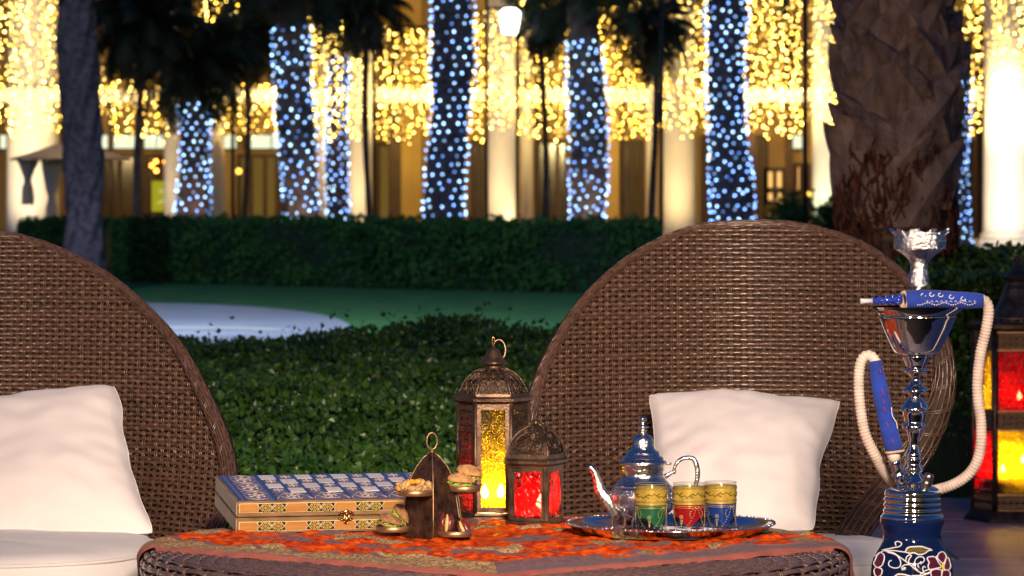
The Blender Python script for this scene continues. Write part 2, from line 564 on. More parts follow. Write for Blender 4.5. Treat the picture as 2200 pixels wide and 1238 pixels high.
# cloth
M['hem'] = mat('hem', (0.36, 0.095, 0.065), 0.85, var=0.15, vscale=40, bump=0.6, bscale=700, sheen=0.05)
M['brocade'] = mat('brocade', (0.14, 0.070, 0.05), 0.5, col2=(0.66, 0.44, 0.20), vscale=210, detail=6, metal=0.1, spec=0.2, bump=1.3, bscale=420)
M['brocade_gold'] = mat('brocade_gold', (0.26, 0.14, 0.06), 0.4, col2=(0.75, 0.55, 0.26), vscale=260, detail=6, metal=0.45, bump=1.4, bscale=420)
M['mauve'] = mat('mauve', (0.085, 0.045, 0.065), 0.6, col2=(0.20, 0.09, 0.09), vscale=120, bump=1.0, bscale=420, sheen=0.08)
M['velvet'] = mat('velvet', (0.30, 0.018, 0.004), 0.5, col2=(0.78, 0.11, 0.006), vscale=60, detail=6, bump=3.0, bscale=110, spec=0.15)  # tone noise also paints in dark creases and bright ridges
# outdoors
M['leaf_near'] = mat('leaf_near', (0.022, 0.075, 0.013), 0.34, col2=(0.072, 0.165, 0.022), vscale=5.0, spec=0.5)
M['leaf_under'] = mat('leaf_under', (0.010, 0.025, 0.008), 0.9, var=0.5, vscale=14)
M['hedge_leaf'] = mat('hedge_leaf', (0.016, 0.062, 0.013), 0.6, col2=(0.045, 0.125, 0.022), vscale=2.2, spec=0.2)
M['lawn'] = mat('lawn', (0.055, 0.17, 0.050), 0.9, col2=(0.12, 0.27, 0.070), vscale=2.5, detail=8, bump=2, bscale=30, spec=0.1)
M['path'] = mat('path', (0.50, 0.46, 0.44), 0.5, var=0.12, vscale=0.8, spec=0.5)
M['path_kerb'] = mat('path_kerb', (0.6, 0.55, 0.5), 0.6, var=0.1, vscale=2)
M['paving'] = mat('paving', (0.46, 0.38, 0.40), 0.42, var=0.25, vscale=7, bump=0.8, bscale=60, objvar=0.16, spec=0.5)
M['soil'] = mat('soil', (0.05, 0.032, 0.022), 0.95, var=0.5, vscale=12, bump=2, bscale=40)
M['trunk'] = mat('trunk', (0.15, 0.10, 0.07), 0.9, var=0.5, vscale=7, bump=3, bscale=25)
M['bark_dark'] = mat('bark_dark', (0.075, 0.055, 0.055), 0.9, var=0.6, vscale=14, bump=4, bscale=25)
M['boot'] = mat('boot', (0.36, 0.25, 0.19), 0.85, col2=(0.13, 0.08, 0.065), vscale=7, bump=6, bscale=55, objvar=0.25, stretch=(3, 3, 0.7))
M['fibre'] = mat('fibre', (0.13, 0.045, 0.022), 0.95, var=0.6, vscale=16, bump=4, bscale=60, stretch=(3, 3, 0.7))
M['frond'] = mat('frond', (0.05, 0.065, 0.020), 0.6, var=0.4, vscale=3)
M['pole'] = mat('pole', (0.012, 0.012, 0.014), 0.5, metal=0.3)
M['plaster'] = mat('plaster', (0.76, 0.70, 0.58), 0.85, var=0.05, vscale=1.5)
M['plaster_white'] = mat('plaster_white', (0.80, 0.77, 0.72), 0.85, var=0.04, vscale=1.5)
M['ochre'] = mat('ochre', (0.42, 0.30, 0.10), 0.85, var=0.12, vscale=1.0)
M['ochre_dark'] = mat('ochre_dark', (0.34, 0.25, 0.11), 0.85, var=0.2, vscale=0.7)
M['door_wood'] = mat('door_wood', (0.05, 0.03, 0.018), 0.6, var=0.3, vscale=4)
M['dark_pane'] = mat('dark_pane', (0.05, 0.04, 0.02), 0.15, var=0.4, vscale=1.2, spec=0.8)
M['parasol'] = mat('parasol', (0.48, 0.43, 0.42), 0.9, var=0.05, vscale=3)
M['wire'] = mat('wire', (0.02, 0.02, 0.012), 0.7)
M['win_cream'] = emit('win_cream', (0.88, 0.92, 0.62), 1.15)
M['win_orange'] = emit('win_orange', (1.0, 0.55, 0.16), 1.3)
M['win_dim'] = emit('win_dim', (0.50, 0.30, 0.06), 0.30)
M['banner'] = emit('banner', (0.50, 0.45, 0.02), 0.75)
M['bulb_blue'] = emit_var('bulb_blue', (0.14, 0.32, 1.0), (0.42, 0.70, 1.0), 1.2, 10.5)
M['bulb_warm'] = emit_var('bulb_warm', (1.0, 0.50, 0.035), (1.0, 0.72, 0.20), 2.0, 26.0)
M['bulb_mass'] = emit('bulb_mass', (1.0, 0.55, 0.07), 3.6)
M['bulb_orange'] = emit('bulb_orange', (1.0, 0.34, 0.04), 11.0)
M['lamp_white'] = emit('lamp_white', (0.88, 0.95, 1.0), 6.0)

# ================================================================== THE SETTING
def sheet(name, poly, z, m, kind='structure'):
    me = bpy.data.meshes.new(name)
    me.from_pydata([(x, y, z) for x, y in poly], [], [tuple(range(len(poly)))])
    me.materials.append(m)
    o = link(name, me)
    return tag(o, kind=kind)

sheet('lawn', [(-160, -40), (160, -40), (160, 260), (-160, 260)], 0.0, M['lawn'])

def GY(py, z=0.0):
    return (HC - z) * FPX / (py - HZ)
def G(px, py, z=0.0):
    Y = GY(py, z)
    return ((px - 1100) * Y / FPX, Y)

# the pale garden path that swings out from behind the left chair
top_edge = [G(300, 652), G(420, 654), G(520, 659), G(620, 667), G(690, 677), G(735, 690)]
bot_edge = [G(752, 702), G(757, 722), G(748, 752), G(715, 790), G(640, 830), G(520, 860), G(350, 880), G(60, 880)]
pp = [tuple(q) for q in spline(top_edge + bot_edge, 60)]
xl = -5.5
path_poly = pp + [(xl, pp[-1][1]), (xl - 3, 36), (xl, pp[0][1])]
sheet('path', path_poly, 0.006, M['path'])
# pale strip laid across it, painting in the warm streak of light
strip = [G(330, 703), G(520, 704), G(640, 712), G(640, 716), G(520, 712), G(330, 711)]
sheet('path_glint', strip, 0.012, mat('glint_pale', (0.86, 0.74, 0.62), 0.35, var=0.06, vscale=2))

# terrace paving, every slab its own piece
terrace = sheet('terrace', [(-3.4, -2.5), (4.2, -2.5), (4.2, 13.1), (-3.4, 13.1)], 0.008, M['soil'])
mbs = MB().box((0, 0, 0), (0.885, 0.442, 0.03), bev=0.006)
slab_me = mbs.mesh('paving_slab', M['paving'])
k = 0
for r in range(16):
    y = 5.95 + r * 0.45
    for c in range(9):
        x = -3.2 + c * 0.893 + (0.45 if r % 2 else 0)
        if x > 3.9: continue
        link('slab', slab_me, terrace, loc=(x, y, 0.027 + random.uniform(-0.0012, 0.0012)))

# added facade behind the camera, unseen, for warm reflections in the polished metal
tw_ = thing('added_facade', 'tall lit plaster facade added unseen behind the camera for warm reflections', 'facade', (0, -5, 0))
MB().box((3, -.2, 5.5), (18, .4, 11)).build('plaster', M['plaster'], tw_)
for i_ in range(12):
    xx_ = -4.2 + (i_ % 4) * 4.2; zz_ = 1.6 + 3.4 * (i_ // 4)
    wf = MB().box((xx_, .03, zz_), (1.5, .06, 2.4)).build('window_frame', M['door_wood'], tw_)
    MB().box((xx_, .07, zz_), (1.2, .03, 2.1)).build('pane', M['win_orange'] if i_ in (1, 6, 7, 8) else M['dark_pane'], wf)  # glowing panes added to sparkle in the mirroring metal
for xx_ in (-4.2, 0.0, 4.2):
    MB().lathe([(.05, -.1), (.09, .1)], (xx_, .14, 2.6), n=12).build('added_wall_lamp', M['bronze'], tw_)
    add_light('added_wall_lamp', 'POINT', (xx_, -4.6, 2.6), 60, (1, .68, .36), size=.08)  # unseen lamps added to light the facade and give warm fill

aw = thing('added_awning', 'cream awning added unseen above the camera, mirrored warm in the metal', 'awning', (0, -5, 0))  # added out of view, keeps sky out of the teapot's reflection
vs_, fs_ = [], []
for i_ in range(17):
    for j_ in range(9):
        vs_.append((-3.2 + 6.8 * i_ / 16, .1 + 9.0 * j_ / 8, 3.9 - .45 * j_ / 8 - .06 * math.sin(PI * (i_ % 4) / 4)))
for i_ in range(16):
    for j_ in range(8):
        q_ = i_ * 9 + j_
        fs_.append((q_, q_ + 1, q_ + 10, q_ + 9))
MB().add(vs_, fs_, smooth=True).build('canopy', M['parasol'], aw)
for xx_ in (-3.2, 3.6):
    MB().tube([(xx_, 9.1, 0), (xx_, 9.1, 3.45)], .04, n=8).build('pole', M['pole'], aw)

# ------------------------------------------------------------------ foliage masses
def leaf_cloud(pos, size, up_bias=0.55, spread=1.0, aspect=0.45, rng=RNG):
    n = len(pos)
    d = rng.normal(size=(n, 3)); d[:, 2] += up_bias
    d /= np.linalg.norm(d, axis=1)[:, None]
    q = rng.normal(size=(n, 3))
    s = np.cross(d, q); s /= np.linalg.norm(s, axis=1)[:, None]
    nn = np.cross(s, d)
    L = (size * rng.uniform(0.6, 1.3, n))[:, None]
    a = pos
    tip = pos + d * L
    m = pos + d * L * 0.45 - nn * L * 0.10
    l = m + s * L * aspect + nn * L * 0.16
    r = m - s * L * aspect + nn * L * 0.16
    V = np.stack([a, r, tip, l, m], 1).reshape(-1, 3)
    i = np.arange(n)[:, None] * 5
    F = np.concatenate([i + np.array([[0, 1, 4]]), i + np.array([[1, 2, 4]]), i + np.array([[2, 3, 4]]), i + np.array([[3, 0, 4]])])
    return V, F

def field(x, y, s, seed=0.0):
    return (np.sin(x * 1.7 * s + seed) * np.cos(y * 1.3 * s + 1.7 + seed) + 0.6 * np.sin(x * 3.9 * s + y * 2.3 * s + seed * 2) + 0.4 * np.cos(y * 6.1 * s - x * 4.4 * s))

def grid_mesh(name, xs, ys, zf, m):
    X, Y = np.meshgrid(xs, ys)
    Z = zf(X, Y)
    V = np.stack([X, Y, Z], -1).reshape(-1, 3)
    nx = len(xs)
    i, j = np.meshgrid(np.arange(len(xs) - 1), np.arange(len(ys) - 1))
    b = (j * nx + i).ravel()
    F = np.stack([b, b + 1, b + nx + 1, b + nx], 1)
    return npmesh(name, V, [F], [m])

def bed_top(x, y):
    far = 15.2 + 1.0 * np.clip((x + 1.2) / 2.2, 0, 1.2)
    e = np.clip((far - y) / 0.7, 0, 1) * np.clip((y - 8.25) / 0.4, 0, 1)
    return e ** 0.5 * (0.43 + 0.035 * field(x, y, 1.4)) + 0.012 * (y - 9) * e + .085 * e * np.clip((x + 1.3) / 1.2, 0, 1) * np.clip((y - 11) / 4, 0, 1)
def in_bed(x, y):
    return bed_top(x, y) > 0.2
def cloud_obj(name, label, pos, size, leaf_m, under=None, **kw):
    V, F = leaf_cloud(pos, size, **kw)
    me = npmesh(name, V, [F], [leaf_m], smooth=False)
    o = link(name, me)
    tag(o, label, 'plants', kind='stuff')
    if under is not None:
        u = link('undergrowth', under, o)
        tag(u, kind='stuff')
    return o
n = 230000
x = RNG.uniform(-2.4, 1.9, n)
y = 8.3 + (17.2 - 8.3) * RNG.random(n) ** 1.35
ok = in_bed(x, y) & (np.abs(x) < 0.145 * y + 0.25) & (x < .72)
x, y = x[ok], y[ok]
z = bed_top(x, y) - np.abs(RNG.normal(size=len(x))) * 0.05 - 0.015
sp = RNG.random(len(x)) > 0.97
z[sp] += RNG.uniform(0.02, 0.08, sp.sum())
z += 0.03 * np.sin(x * 9 + 2 * np.sin(y * 5)) * np.sin(y * 7.3 + x * 2) * (bed_top(x, y) > .3)
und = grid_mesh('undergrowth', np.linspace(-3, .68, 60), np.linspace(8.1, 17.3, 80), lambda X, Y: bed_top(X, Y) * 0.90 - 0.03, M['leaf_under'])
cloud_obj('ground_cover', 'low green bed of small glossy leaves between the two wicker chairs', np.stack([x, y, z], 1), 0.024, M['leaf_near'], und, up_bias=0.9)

# darker planting behind the tall lantern at the right
def bed2(x, y):
    e = np.clip((16.5 - y) / 0.8, 0, 1) * np.clip((y - 13.15) / 0.25, 0, 1) * np.clip((x - 0.9) / 0.3, 0, 1)
    return e ** 0.5 * (0.80 + 0.05 * field(x, y, 1.8, 2.0)) 
n = 110000
x = RNG.uniform(0.9, 4.2, n); y = RNG.uniform(13.15, 16.4, n)
h = bed2(x, y); ok = h > 0.1
x, y, h = x[ok], y[ok], h[ok]
z = h - np.abs(RNG.normal(size=len(x))) * 0.05
front = RNG.random(len(x)) < 0.5
y[front] = 13.2 + np.abs(RNG.normal(size=front.sum())) * 0.12
z[front] = RNG.uniform(0.02, 0.80, front.sum())
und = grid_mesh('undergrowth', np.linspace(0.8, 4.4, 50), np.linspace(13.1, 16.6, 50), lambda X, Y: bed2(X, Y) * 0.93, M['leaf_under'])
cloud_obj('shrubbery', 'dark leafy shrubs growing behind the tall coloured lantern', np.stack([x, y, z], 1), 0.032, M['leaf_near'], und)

def bushy(name, label, cat, c, r, n, size, m, group=None):
    """one rounded shrub: dark core and a shell of leaves"""
    d = RNG.normal(size=(n, 3)); d /= np.linalg.norm(d, axis=1)[:, None]
    d[:, 2] = np.abs(d[:, 2])
    rr = (1 + 0.16 * np.sin(d[:, 0] * 5 + c[0]) * np.cos(d[:, 1] * 6) + 0.10 * RNG.normal(size=n))
    pos = np.array(c) + d * np.array(r) * rr[:, None]
    V, F = leaf_cloud(pos, size)
    t = thing(name, label, cat, c, group=group)
    o = link('foliage', npmesh('foliage', V - np.array(c), [F], [m], smooth=False), t)
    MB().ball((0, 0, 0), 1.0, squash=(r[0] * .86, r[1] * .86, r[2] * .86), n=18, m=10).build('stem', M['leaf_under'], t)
    return t

bx, by = G(362, 700)
bushy('garden_shrub', 'small shrub with yellowing leaves beside the pale path', 'shrub', (bx - 0.02, 24.5, 0.0), (0.13, 0.3, 0.38), 1500, 0.035, M['leaf_near'])
bushy('garden_shrub', 'round shrub under the shop window by the palm', 'shrub', (P(1700, 470, 60).x, 60, 0.0), (0.45, 0.45, 1.1), 1800, 0.09, M['leaf_near'], 'round shrubs by the colonnade')
bushy('garden_shrub', 'round shrub in front of the lit column with the green glow', 'shrub', (P(1790, 470, 61).x, 61, 0.0), (0.3, 0.4, 1.0), 1400, 0.09, M['leaf_near'], 'round shrubs by the colonnade')

def hedge(name, label, x0, x1, y0, y1, h, dens=900, skew=0.0):
    t = thing(name, label, 'hedge', ((x0 + x1) / 2, y0, 0))
    n = int((x1 - x0) * h * dens)
    def yb(x): return y0 + skew * (x - x0) / (x1 - x0)
    x = RNG.uniform(x0, x1, n)
    front = RNG.random(n) < 0.65
    z = np.where(front, RNG.uniform(0, h, n), h)
    y = np.where(front, yb(x), yb(x) + RNG.uniform(0, y1 - y0, n))
    w = 0.09 * field(x, z * 2, 1.0)
    y = y - np.where(front, w + 0.03 * RNG.normal(size=n), 0)
    z = z + np.where(front, 0, 0.035 * field(x, y, 1.5) + 0.03 * RNG.normal(size=n))
    ox, oy = (x0 + x1) / 2, y0
    V, F = leaf_cloud(np.stack([x - ox, y - oy, z], 1), 0.075)
    link('foliage', npmesh('foliage', V, [F], [M['hedge_leaf']], smooth=False), t)
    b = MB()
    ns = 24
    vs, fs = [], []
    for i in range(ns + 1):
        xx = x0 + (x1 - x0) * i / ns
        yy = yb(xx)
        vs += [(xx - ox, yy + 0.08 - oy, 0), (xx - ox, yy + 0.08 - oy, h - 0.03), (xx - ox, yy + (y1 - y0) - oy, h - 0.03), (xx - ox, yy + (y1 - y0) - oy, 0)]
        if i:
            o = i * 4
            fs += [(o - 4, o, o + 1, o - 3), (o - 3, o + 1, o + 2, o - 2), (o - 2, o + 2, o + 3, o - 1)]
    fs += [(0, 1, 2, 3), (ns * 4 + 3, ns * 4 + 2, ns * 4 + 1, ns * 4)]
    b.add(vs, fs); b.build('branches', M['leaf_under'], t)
    return t
hx0, hx1 = P(222, 0, 50).x, P(1425, 0, 43).x
hedge('clipped_hedge', 'long clipped dark green hedge behind the lawn', hx0, hx1, 51.0, 53.2, 0.80, dens=1500, skew=-7.5)
hedge('clipped_hedge', 'short low hedge behind the unlit palm at the edge of the lawn', P(15, 0, 56).x, P(210, 0, 56).x, 57.0, 58.5, 0.78, dens=1500)
hedge('clipped_hedge', 'hedge running on under the white column beside the boot palm', P(1440, 0, 44).x, P(2250, 0, 44).x, 42.0, 43.5, 0.38, dens=1500)

# ------------------------------------------------------------------ the colonnade building
YB = 70.0
bld = thing('colonnade_building', 'long pale building with tall lit columns and a deep dark arcade', 'building', (0, YB, 0))
def bpart(name, x0, x1, y0, y1, z0, z1, m, parent=bld, kind=None):
    o = MB().box(((x0 + x1) / 2, (y0 + y1) / 2 - YB, (z0 + z1) / 2), (x1 - x0, y1 - y0, z1 - z0)).build(name, m, parent)
    if kind: o['kind'] = kind
    return o
bpart('back_wall', -14, 14, 78.0, 78.4, 0, 9, M['ochre_dark'])
bpart('arcade_floor', -14, 14, 69.0, 78.0, 0.0, 0.10, M['ochre'])
bpart('facade', -14, 14, 70.9, 71.3, 5.4, 14, M['ochre_dark'])
bpart('arcade_ceiling', -14, 14, 71.3, 78.0, 5.4, 5.6, M['ochre'])
bpart('roof', -14.5, 14.5, 69.5, 80.0, 14, 14.3, M['plaster'])
zb0, zb1 = P(0, 216, YB).z, P(0, 188, YB).z
bpart('beam', -14, 14, 70.95, 71.25, zb0, zb1, M['plaster'])
def column(px0, px1, m=M['plaster'], Y=YB, base=False, ztop=9.0):
    xa, xb = P(px0, 0, Y).x, P(px1, 0, Y).x
    r = (xb - xa) / 2; xc = (xa + xb) / 2
    b = MB()
    b.lathe([(r, 0.45), (r, 0.6), (r * 0.97, 3), (r * 0.93, ztop)], (xc, Y - YB, 0), n=24)
    c = b.build('column', m, bld)
    d = MB(); w = r * 1.30 if base else r * 1.12
    d.box((xc, Y - YB, 0.25 if not base else 0.2), (2 * w, 2 * w, 0.5 if not base else 0.42), bev=0.03)
    d.lathe([(r * 1.12, 0.42), (r * 1.15, 0.46), (r * 1.05, 0.52), (r * 1.0, 0.56)], (xc, Y - YB, 0), n=24)
    d.build('plinth', m, c)
    return xc, r
cols = [column(14, 128, M['plaster_white'], 72), column(352, 388), column(748, 800), column(1046, 1112), column(1117, 1145, Y=72),
        column(1387, 1412, Y=73), column(1421, 1495), column(1744, 1800), column(2112, 2215, M['plaster_white'], base=True),
        column(455, 482, Y=73), column(684, 702, Y=73)]
# uplights standing in front of the columns wash them with light
for (px, Y, e, c) in [(70, 72, 150, (1, .80, .50)), (372, 70, 60, (1, .78, .5)), (775, 70, 110, (1, .74, .42)), (1078, 70, 110, (1, .74, .42)),
                      (1136, 72, 50, (1, .74, .42)), (1456, 70, 110, (1, .72, .34)), (1775, 70, 120, (1, .86, .60)), (2160, 70, 0, (1, .84, .62)), (468, 73, 30, (1, .72, .4))]:
    x = P(px, 0, Y).x
    if e: add_light('uplight', 'SPOT', (x - 0.3, Y - 2.6, 0.12), e * 4.6, c, size=0.08, target=(x, Y, 2.6), spot=R(70), blend=0.8)
add_light('uplight', 'SPOT', (P(2150, 0, 66).x, 66.0, 0.3), 1300, (1, .84, .62), size=.2, target=(P(2165, 0, 70).x, 70, 1.9), spot=R(50), blend=.7)
x = P(1765, 0, 70).x
add_light('green_uplight', 'SPOT', (x, 68.9, 0.1), 110, (.35, 1.0, .62), size=0.06, target=(x + .05, 70, 0.7), spot=R(70), blend=0.9)
# warm light inside the arcade
for px, e, c in [(260, 45, (1, .60, .16)), (620, 36, (1, .62, .18)), (880, 36, (1, .66, .2)), (1250, 40, (1, .66, .2)), (1330, 20, (1, .66, .2)), (1640, 60, (1, .55, .2)), (2040, 14, (1, .6, .2))]:
    add_light('arcade_lamp', 'POINT', (P(px, 0, 75).x, 75.2, 3.0), e * 2.4, c, size=0.15)
# the upper wall behind the light curtains is washed from below
for px in (60, 560, 900, 1230, 1650, 2150):
    add_light('cornice_lamp', 'SPOT', (P(px, 0, 69).x, 68.6, 2.5), 480, (1, .72, .3), size=0.15, target=(P(px, 0, 71).x, 71.1, 3.7), spot=R(110), blend=0.9)

def door(px0, px1, py0, glow=None, py1=505, panes=2, m=M['door_wood']):
    Y = 77.9
    a, b_ = P(px0, py0, Y), P(px1, py1, Y)
    z1, z0 = a.z, max(0.1, b_.z)
    w = b_.x - a.x
    xc = (a.x + b_.x) / 2
    d = MB()
    t = 0.09
    for s in (-1, 1):
        d.box((xc + s * (w / 2 - t / 2), 77.85 - YB, (z0 + z1) / 2), (t, 0.12, z1 - z0))
    for i in range(panes - 1):
        d.box((xc - w / 2 + w * (i + 1) / panes, 77.85 - YB, (z0 + z1) / 2), (t, 0.12, z1 - z0))
    d.box((xc, 77.851 - YB, z1 - t / 2), (w - 2 * t, 0.115, t))
    d.box((xc, 77.851 - YB, z0 + 0.3), (w - 2 * t, 0.115, 0.12))
    dd = d.build('door', m, bld)
    for i in range(panes):
        MB().box((xc - w / 2 + w * (i + .5) / panes, 77.88 - YB, (z0 + z1) / 2), (w / panes - 0.01, 0.02, z1 - z0 - 0.02)).build('pane', glow or M['dark_pane'], dd)
    return dd
door(215, 300, 330); door(312, 350, 330, M['dark_pane']); door(510, 600, 330, M['win_dim'], panes=3)
door(808, 905, 305, M['win_dim'], panes=3); door(1010, 1045, 300); door(1150, 1222, 300, panes=3); door(1330, 1385, 300, M['dark_pane'])
door(1505, 1530, 290); door(1615, 1650, 290); door(2070, 2108, 300)
for (a, b_, c, d_) in [(1640, 1688, 360, 440), (1704, 1738, 350, 445)]:
    w = door(a, b_, c, M['win_orange'], py1=d_)
# transom windows under the light curtains
for (a, b_) in [(2, 14), (214, 232), (240, 292), (308, 360), (478, 508), (528, 582), (585, 610), (1690, 1722)]:
    Y = 77.9
    p, q = P(a, 291, Y), P(b_, 319, Y)
    f = MB().box(((p.x + q.x) / 2, 77.87 - YB, (p.z + q.z) / 2), (q.x - p.x + .05, 0.06, p.z - q.z + .05)).build('transom_window', M['door_wood'], bld)
    MB().box(((p.x + q.x) / 2, 77.82 - YB, (p.z + q.z) / 2), (q.x - p.x, 0.05, p.z - q.z)).build('pane', M['win_cream'], f)
# pale pillars and dark posts seen inside the arcade
for (a, b_, y0, Y, mm) in [(745, 752, 260, 74, 'door_wood'), (838, 860, 240, 76, 'door_wood'), (862, 905, 240, 77.5, 'ochre'), (1148, 1160, 260, 75, 'door_wood'),
                           (1300, 1330, 280, 77.5, 'ochre'), (1530, 1545, 280, 75, 'door_wood'), (1600, 1622, 250, 76, 'door_wood'), (1688, 1704, 280, 76, 'door_wood'),
                           (232, 242, 290, 74, 'door_wood'), (292, 308, 290, 74, 'door_wood'), (440, 455, 250, 76, 'door_wood'), (600, 612, 290, 75, 'door_wood'), (2098, 2112, 280, 75, 'door_wood')]:
    p, q = P(a, y0, Y), P(b_, 500, Y)
    bpart('pillar', p.x, q.x, Y, Y + 0.25, 0.1, 5.4, M[mm])
# bright yellow banner between the palms
p, q = P(310, 388, 72), P(355, 455, 72)
bn = thing('hanging_banner', 'yellow green lit banner with pale marks left of the short palm', 'banner', ((p.x + q.x) / 2, 73.5, q.z))
MB().box((0, 0, (p.z - q.z) / 2), (q.x - p.x, 0.03, p.z - q.z)).build('cloth', M['banner'], bn)
mk = MB()
for dx, dz, s in [(-.02, .42, .05), (.04, .38, .04), (0, .2, .06), (-.07, .17, .045), (.06, .19, .04), (-.04, .36, .035)]:
    mk.box((dx, -0.02, dz), (s, 0.006, s * .6))
mk.build('printed_mark', M['bulb_mass'] if False else emit('print_pale', (.8, .85, .4), .9), bn)
sd = MB(); sd.tube([(0, 0, -0.9 + 0.0), (0, 0, 0.01)], 0.02); sd.build('post', M['pole'], bn)

# festoon of orange lanterns over the banner
for i, (px, py) in enumerate([(326, 356), (335, 347), (355, 348), (336, 367)]):
    c = P(px, py, 73.2)
    t = thing('orange_lantern', ['leftmost', 'topmost', 'rightmost', 'lowest'][i] + ' of four orange lanterns glowing above the yellow banner', 'lantern', c, group='orange lanterns above the banner')
    MB().ball((0, 0, 0), 0.042, n=10, m=6).build('globe', M['bulb_orange'], t)
    MB().tube([(0, 0, 0.04), (0, 0, 5.4 - c.z)], 0.004, n=4).build('cord', M['wire'], t)
# other small lamps in the arcade
for (px, py, m_, lab) in [(1527, 335, 'bulb_mass', 'small warm lamp beside the dotted blue palm'), (513, 368, 'bulb_mass', 'small warm lamp behind the thin pole near the short palm'), (470, 402, 'bulb_orange', 'small yellow lamp low behind the short palm'), (1736, 418, 'bulb_mass', 'small warm lamp by the shop window')]:
    c = P(px, py, 74)
    t = thing('garden_lamp', lab, 'lamp', c)
    MB().ball((0, 0, 0), 0.06, n=10, m=6).build('globe', M[m_], t)
    MB().tube([(0, 0, -c.z + .1), (0, 0, -0.03)], 0.012, n=5).build('post', M['pole'], t)

# cream garden parasol with side curtains
pc = P(150, 345, 66)
t = thing('garden_parasol', 'wide cream parasol with hanging side curtains behind the unlit palm', 'parasol', (pc.x, 66, 0))
zr, zt = P(0, 345, 66).z, P(0, 300, 66).z
MB().lathe([(1.05, zr), (1.06, zr + .03), (0.5, zr + .2), (0.02, zt)], n=8, smooth=False, cap=False).build('canopy', M['parasol'], t)
MB().tube([(0, 0, 0), (0, 0, zt)], 0.03).build('pole', M['pole'], t)
for dx, zl, zh in [(-0.72, 1.05, zr), (-0.30, 0.75, zr)]:
    b = MB()
    prof = [(0.10, zl), (0.09, zl + .25), (0.05, zl + .42), (0.10, zl + .6), (0.17, zh)]
    vs, fs = [], []
    nn = 20
    for r_, z_ in prof:
        for i in range(nn):
            a = 2 * PI * i / nn
            rr = r_ * (1 + .25 * math.cos(5 * a))
            vs.append((dx + rr * math.cos(a), rr * math.sin(a) - .2, z_))
    for k_ in range(len(prof) - 1):
        for i in range(nn):
            j = (i + 1) % nn
            fs.append((k_ * nn + i, k_ * nn + j, (k_ + 1) * nn + j, (k_ + 1) * nn + i))
    b.add(vs, fs, smooth=True)
    b.build('curtain', M['parasol'], t)
pc = P(466, 310, 67)
t = thing('closed_parasol', 'folded cream parasol standing between the short palm and the pole', 'parasol', (pc.x, 67, 0))
MB().lathe([(0.13, 0.55), (0.16, 0.9), (0.15, 1.5), (0.12, 1.9), (0.05, 2.12), (0.01, 2.2)], n=10).build('canopy', M['parasol'], t)
MB().tube([(0, 0, 0), (0, 0, 0.6)], 0.03).build('pole', M['pole'], t)

# ------------------------------------------------------------------ thin posts and the lit lamp head
def post(px, Y, r, ztop, label, name='garden_pole'):
    x_ = P(px, 0, Y).x
    t = thing(name, label, 'pole', (x_, Y, 0), group='thin dark poles before the colonnade')
    MB().lathe([(r * 1.0, 0), (r, ztop)], n=10).build('shaft', M['pole'], t)
    MB().lathe([(r * 2.4, 0), (r * 2.4, .06), (r * 1.3, .12)], n=10).build('base', M['pole'], t)
    return t
post(500, 58, .028, P(0, 245, 58).z, 'short thin dark pole standing beside the folded cream parasol')
post(804, 56, .022, 6, 'thin dark pole along the edge of the cream column left of the tallest blue palm')
post(1046, 56, .022, 6, 'thin dark pole along the left edge of the brightest middle column')
lp = post(1111, 56, .024, 6, 'thin dark pole with the lit white lamp head', 'lamp_post')
post(1421, 54, .030, 6, 'thin dark pole at the left edge of the yellow lit column')
post(1730, 56, .036, 6, 'thick dark pole just left of the boot palm')
c = P(1096, 46, 56)
MB().lathe([(0.08, -0.19), (0.12, -0.17), (0.155, 0.13), (0.10, 0.19), (0.03, 0.2)], n=6, smooth=False).build('lamp_head', M['lamp_white'], lp, loc=(c.x - lp.location.x, 0, c.z))
MB().tube([(0, 0, c.z + .22), (c.x - lp.location.x, 0, c.z + .22), (c.x - lp.location.x, 0, c.z + .16)], .012, n=6).build('bracket', M['pole'], lp)

# ------------------------------------------------------------------ palms
def swell(z, seed):
    return 1 + .07 * math.sin(z * 1.9 + seed * 2.3) + .04 * math.sin(z * 4.7 + seed) + .18 * math.exp(-z / .5)
def sway(z, seed):
    return .045 * math.sin(z * 1.25 + seed * 1.7)
def rough_trunk(h, r0, r1, seg=26, rings=None, amp=0.06, lean=0.0, seed=0):
    rings = rings or int(h / 0.09)
    vs, fs = [], []
    for k_ in range(rings + 1):
        z_ = h * k_ / rings
        r_ = r0 + (r1 - r0) * k_ / rings
        r_ *= swell(z_, seed)
        for i in range(seg):
            a = 2 * PI * i / seg
            q = math.sin(7 * a + k_ * 2.2) * (1 if k_ % 2 else -1)
            w = r_ * (1 + amp * q * .6 + amp * mnoise.noise(Vector((math.cos(a) * 2, math.sin(a) * 2, z_ * 5 + seed))))
            vs.append((w * math.cos(a) + lean * z_ + sway(z_, seed), w * math.sin(a), z_))
    for k_ in range(rings):
        for i in range(seg):
            j = (i + 1) % seg
            fs.append((k_ * seg + i, k_ * seg + j, (k_ + 1) * seg + j, (k_ + 1) * seg + i))
    return MB().add(vs, fs, smooth=False)

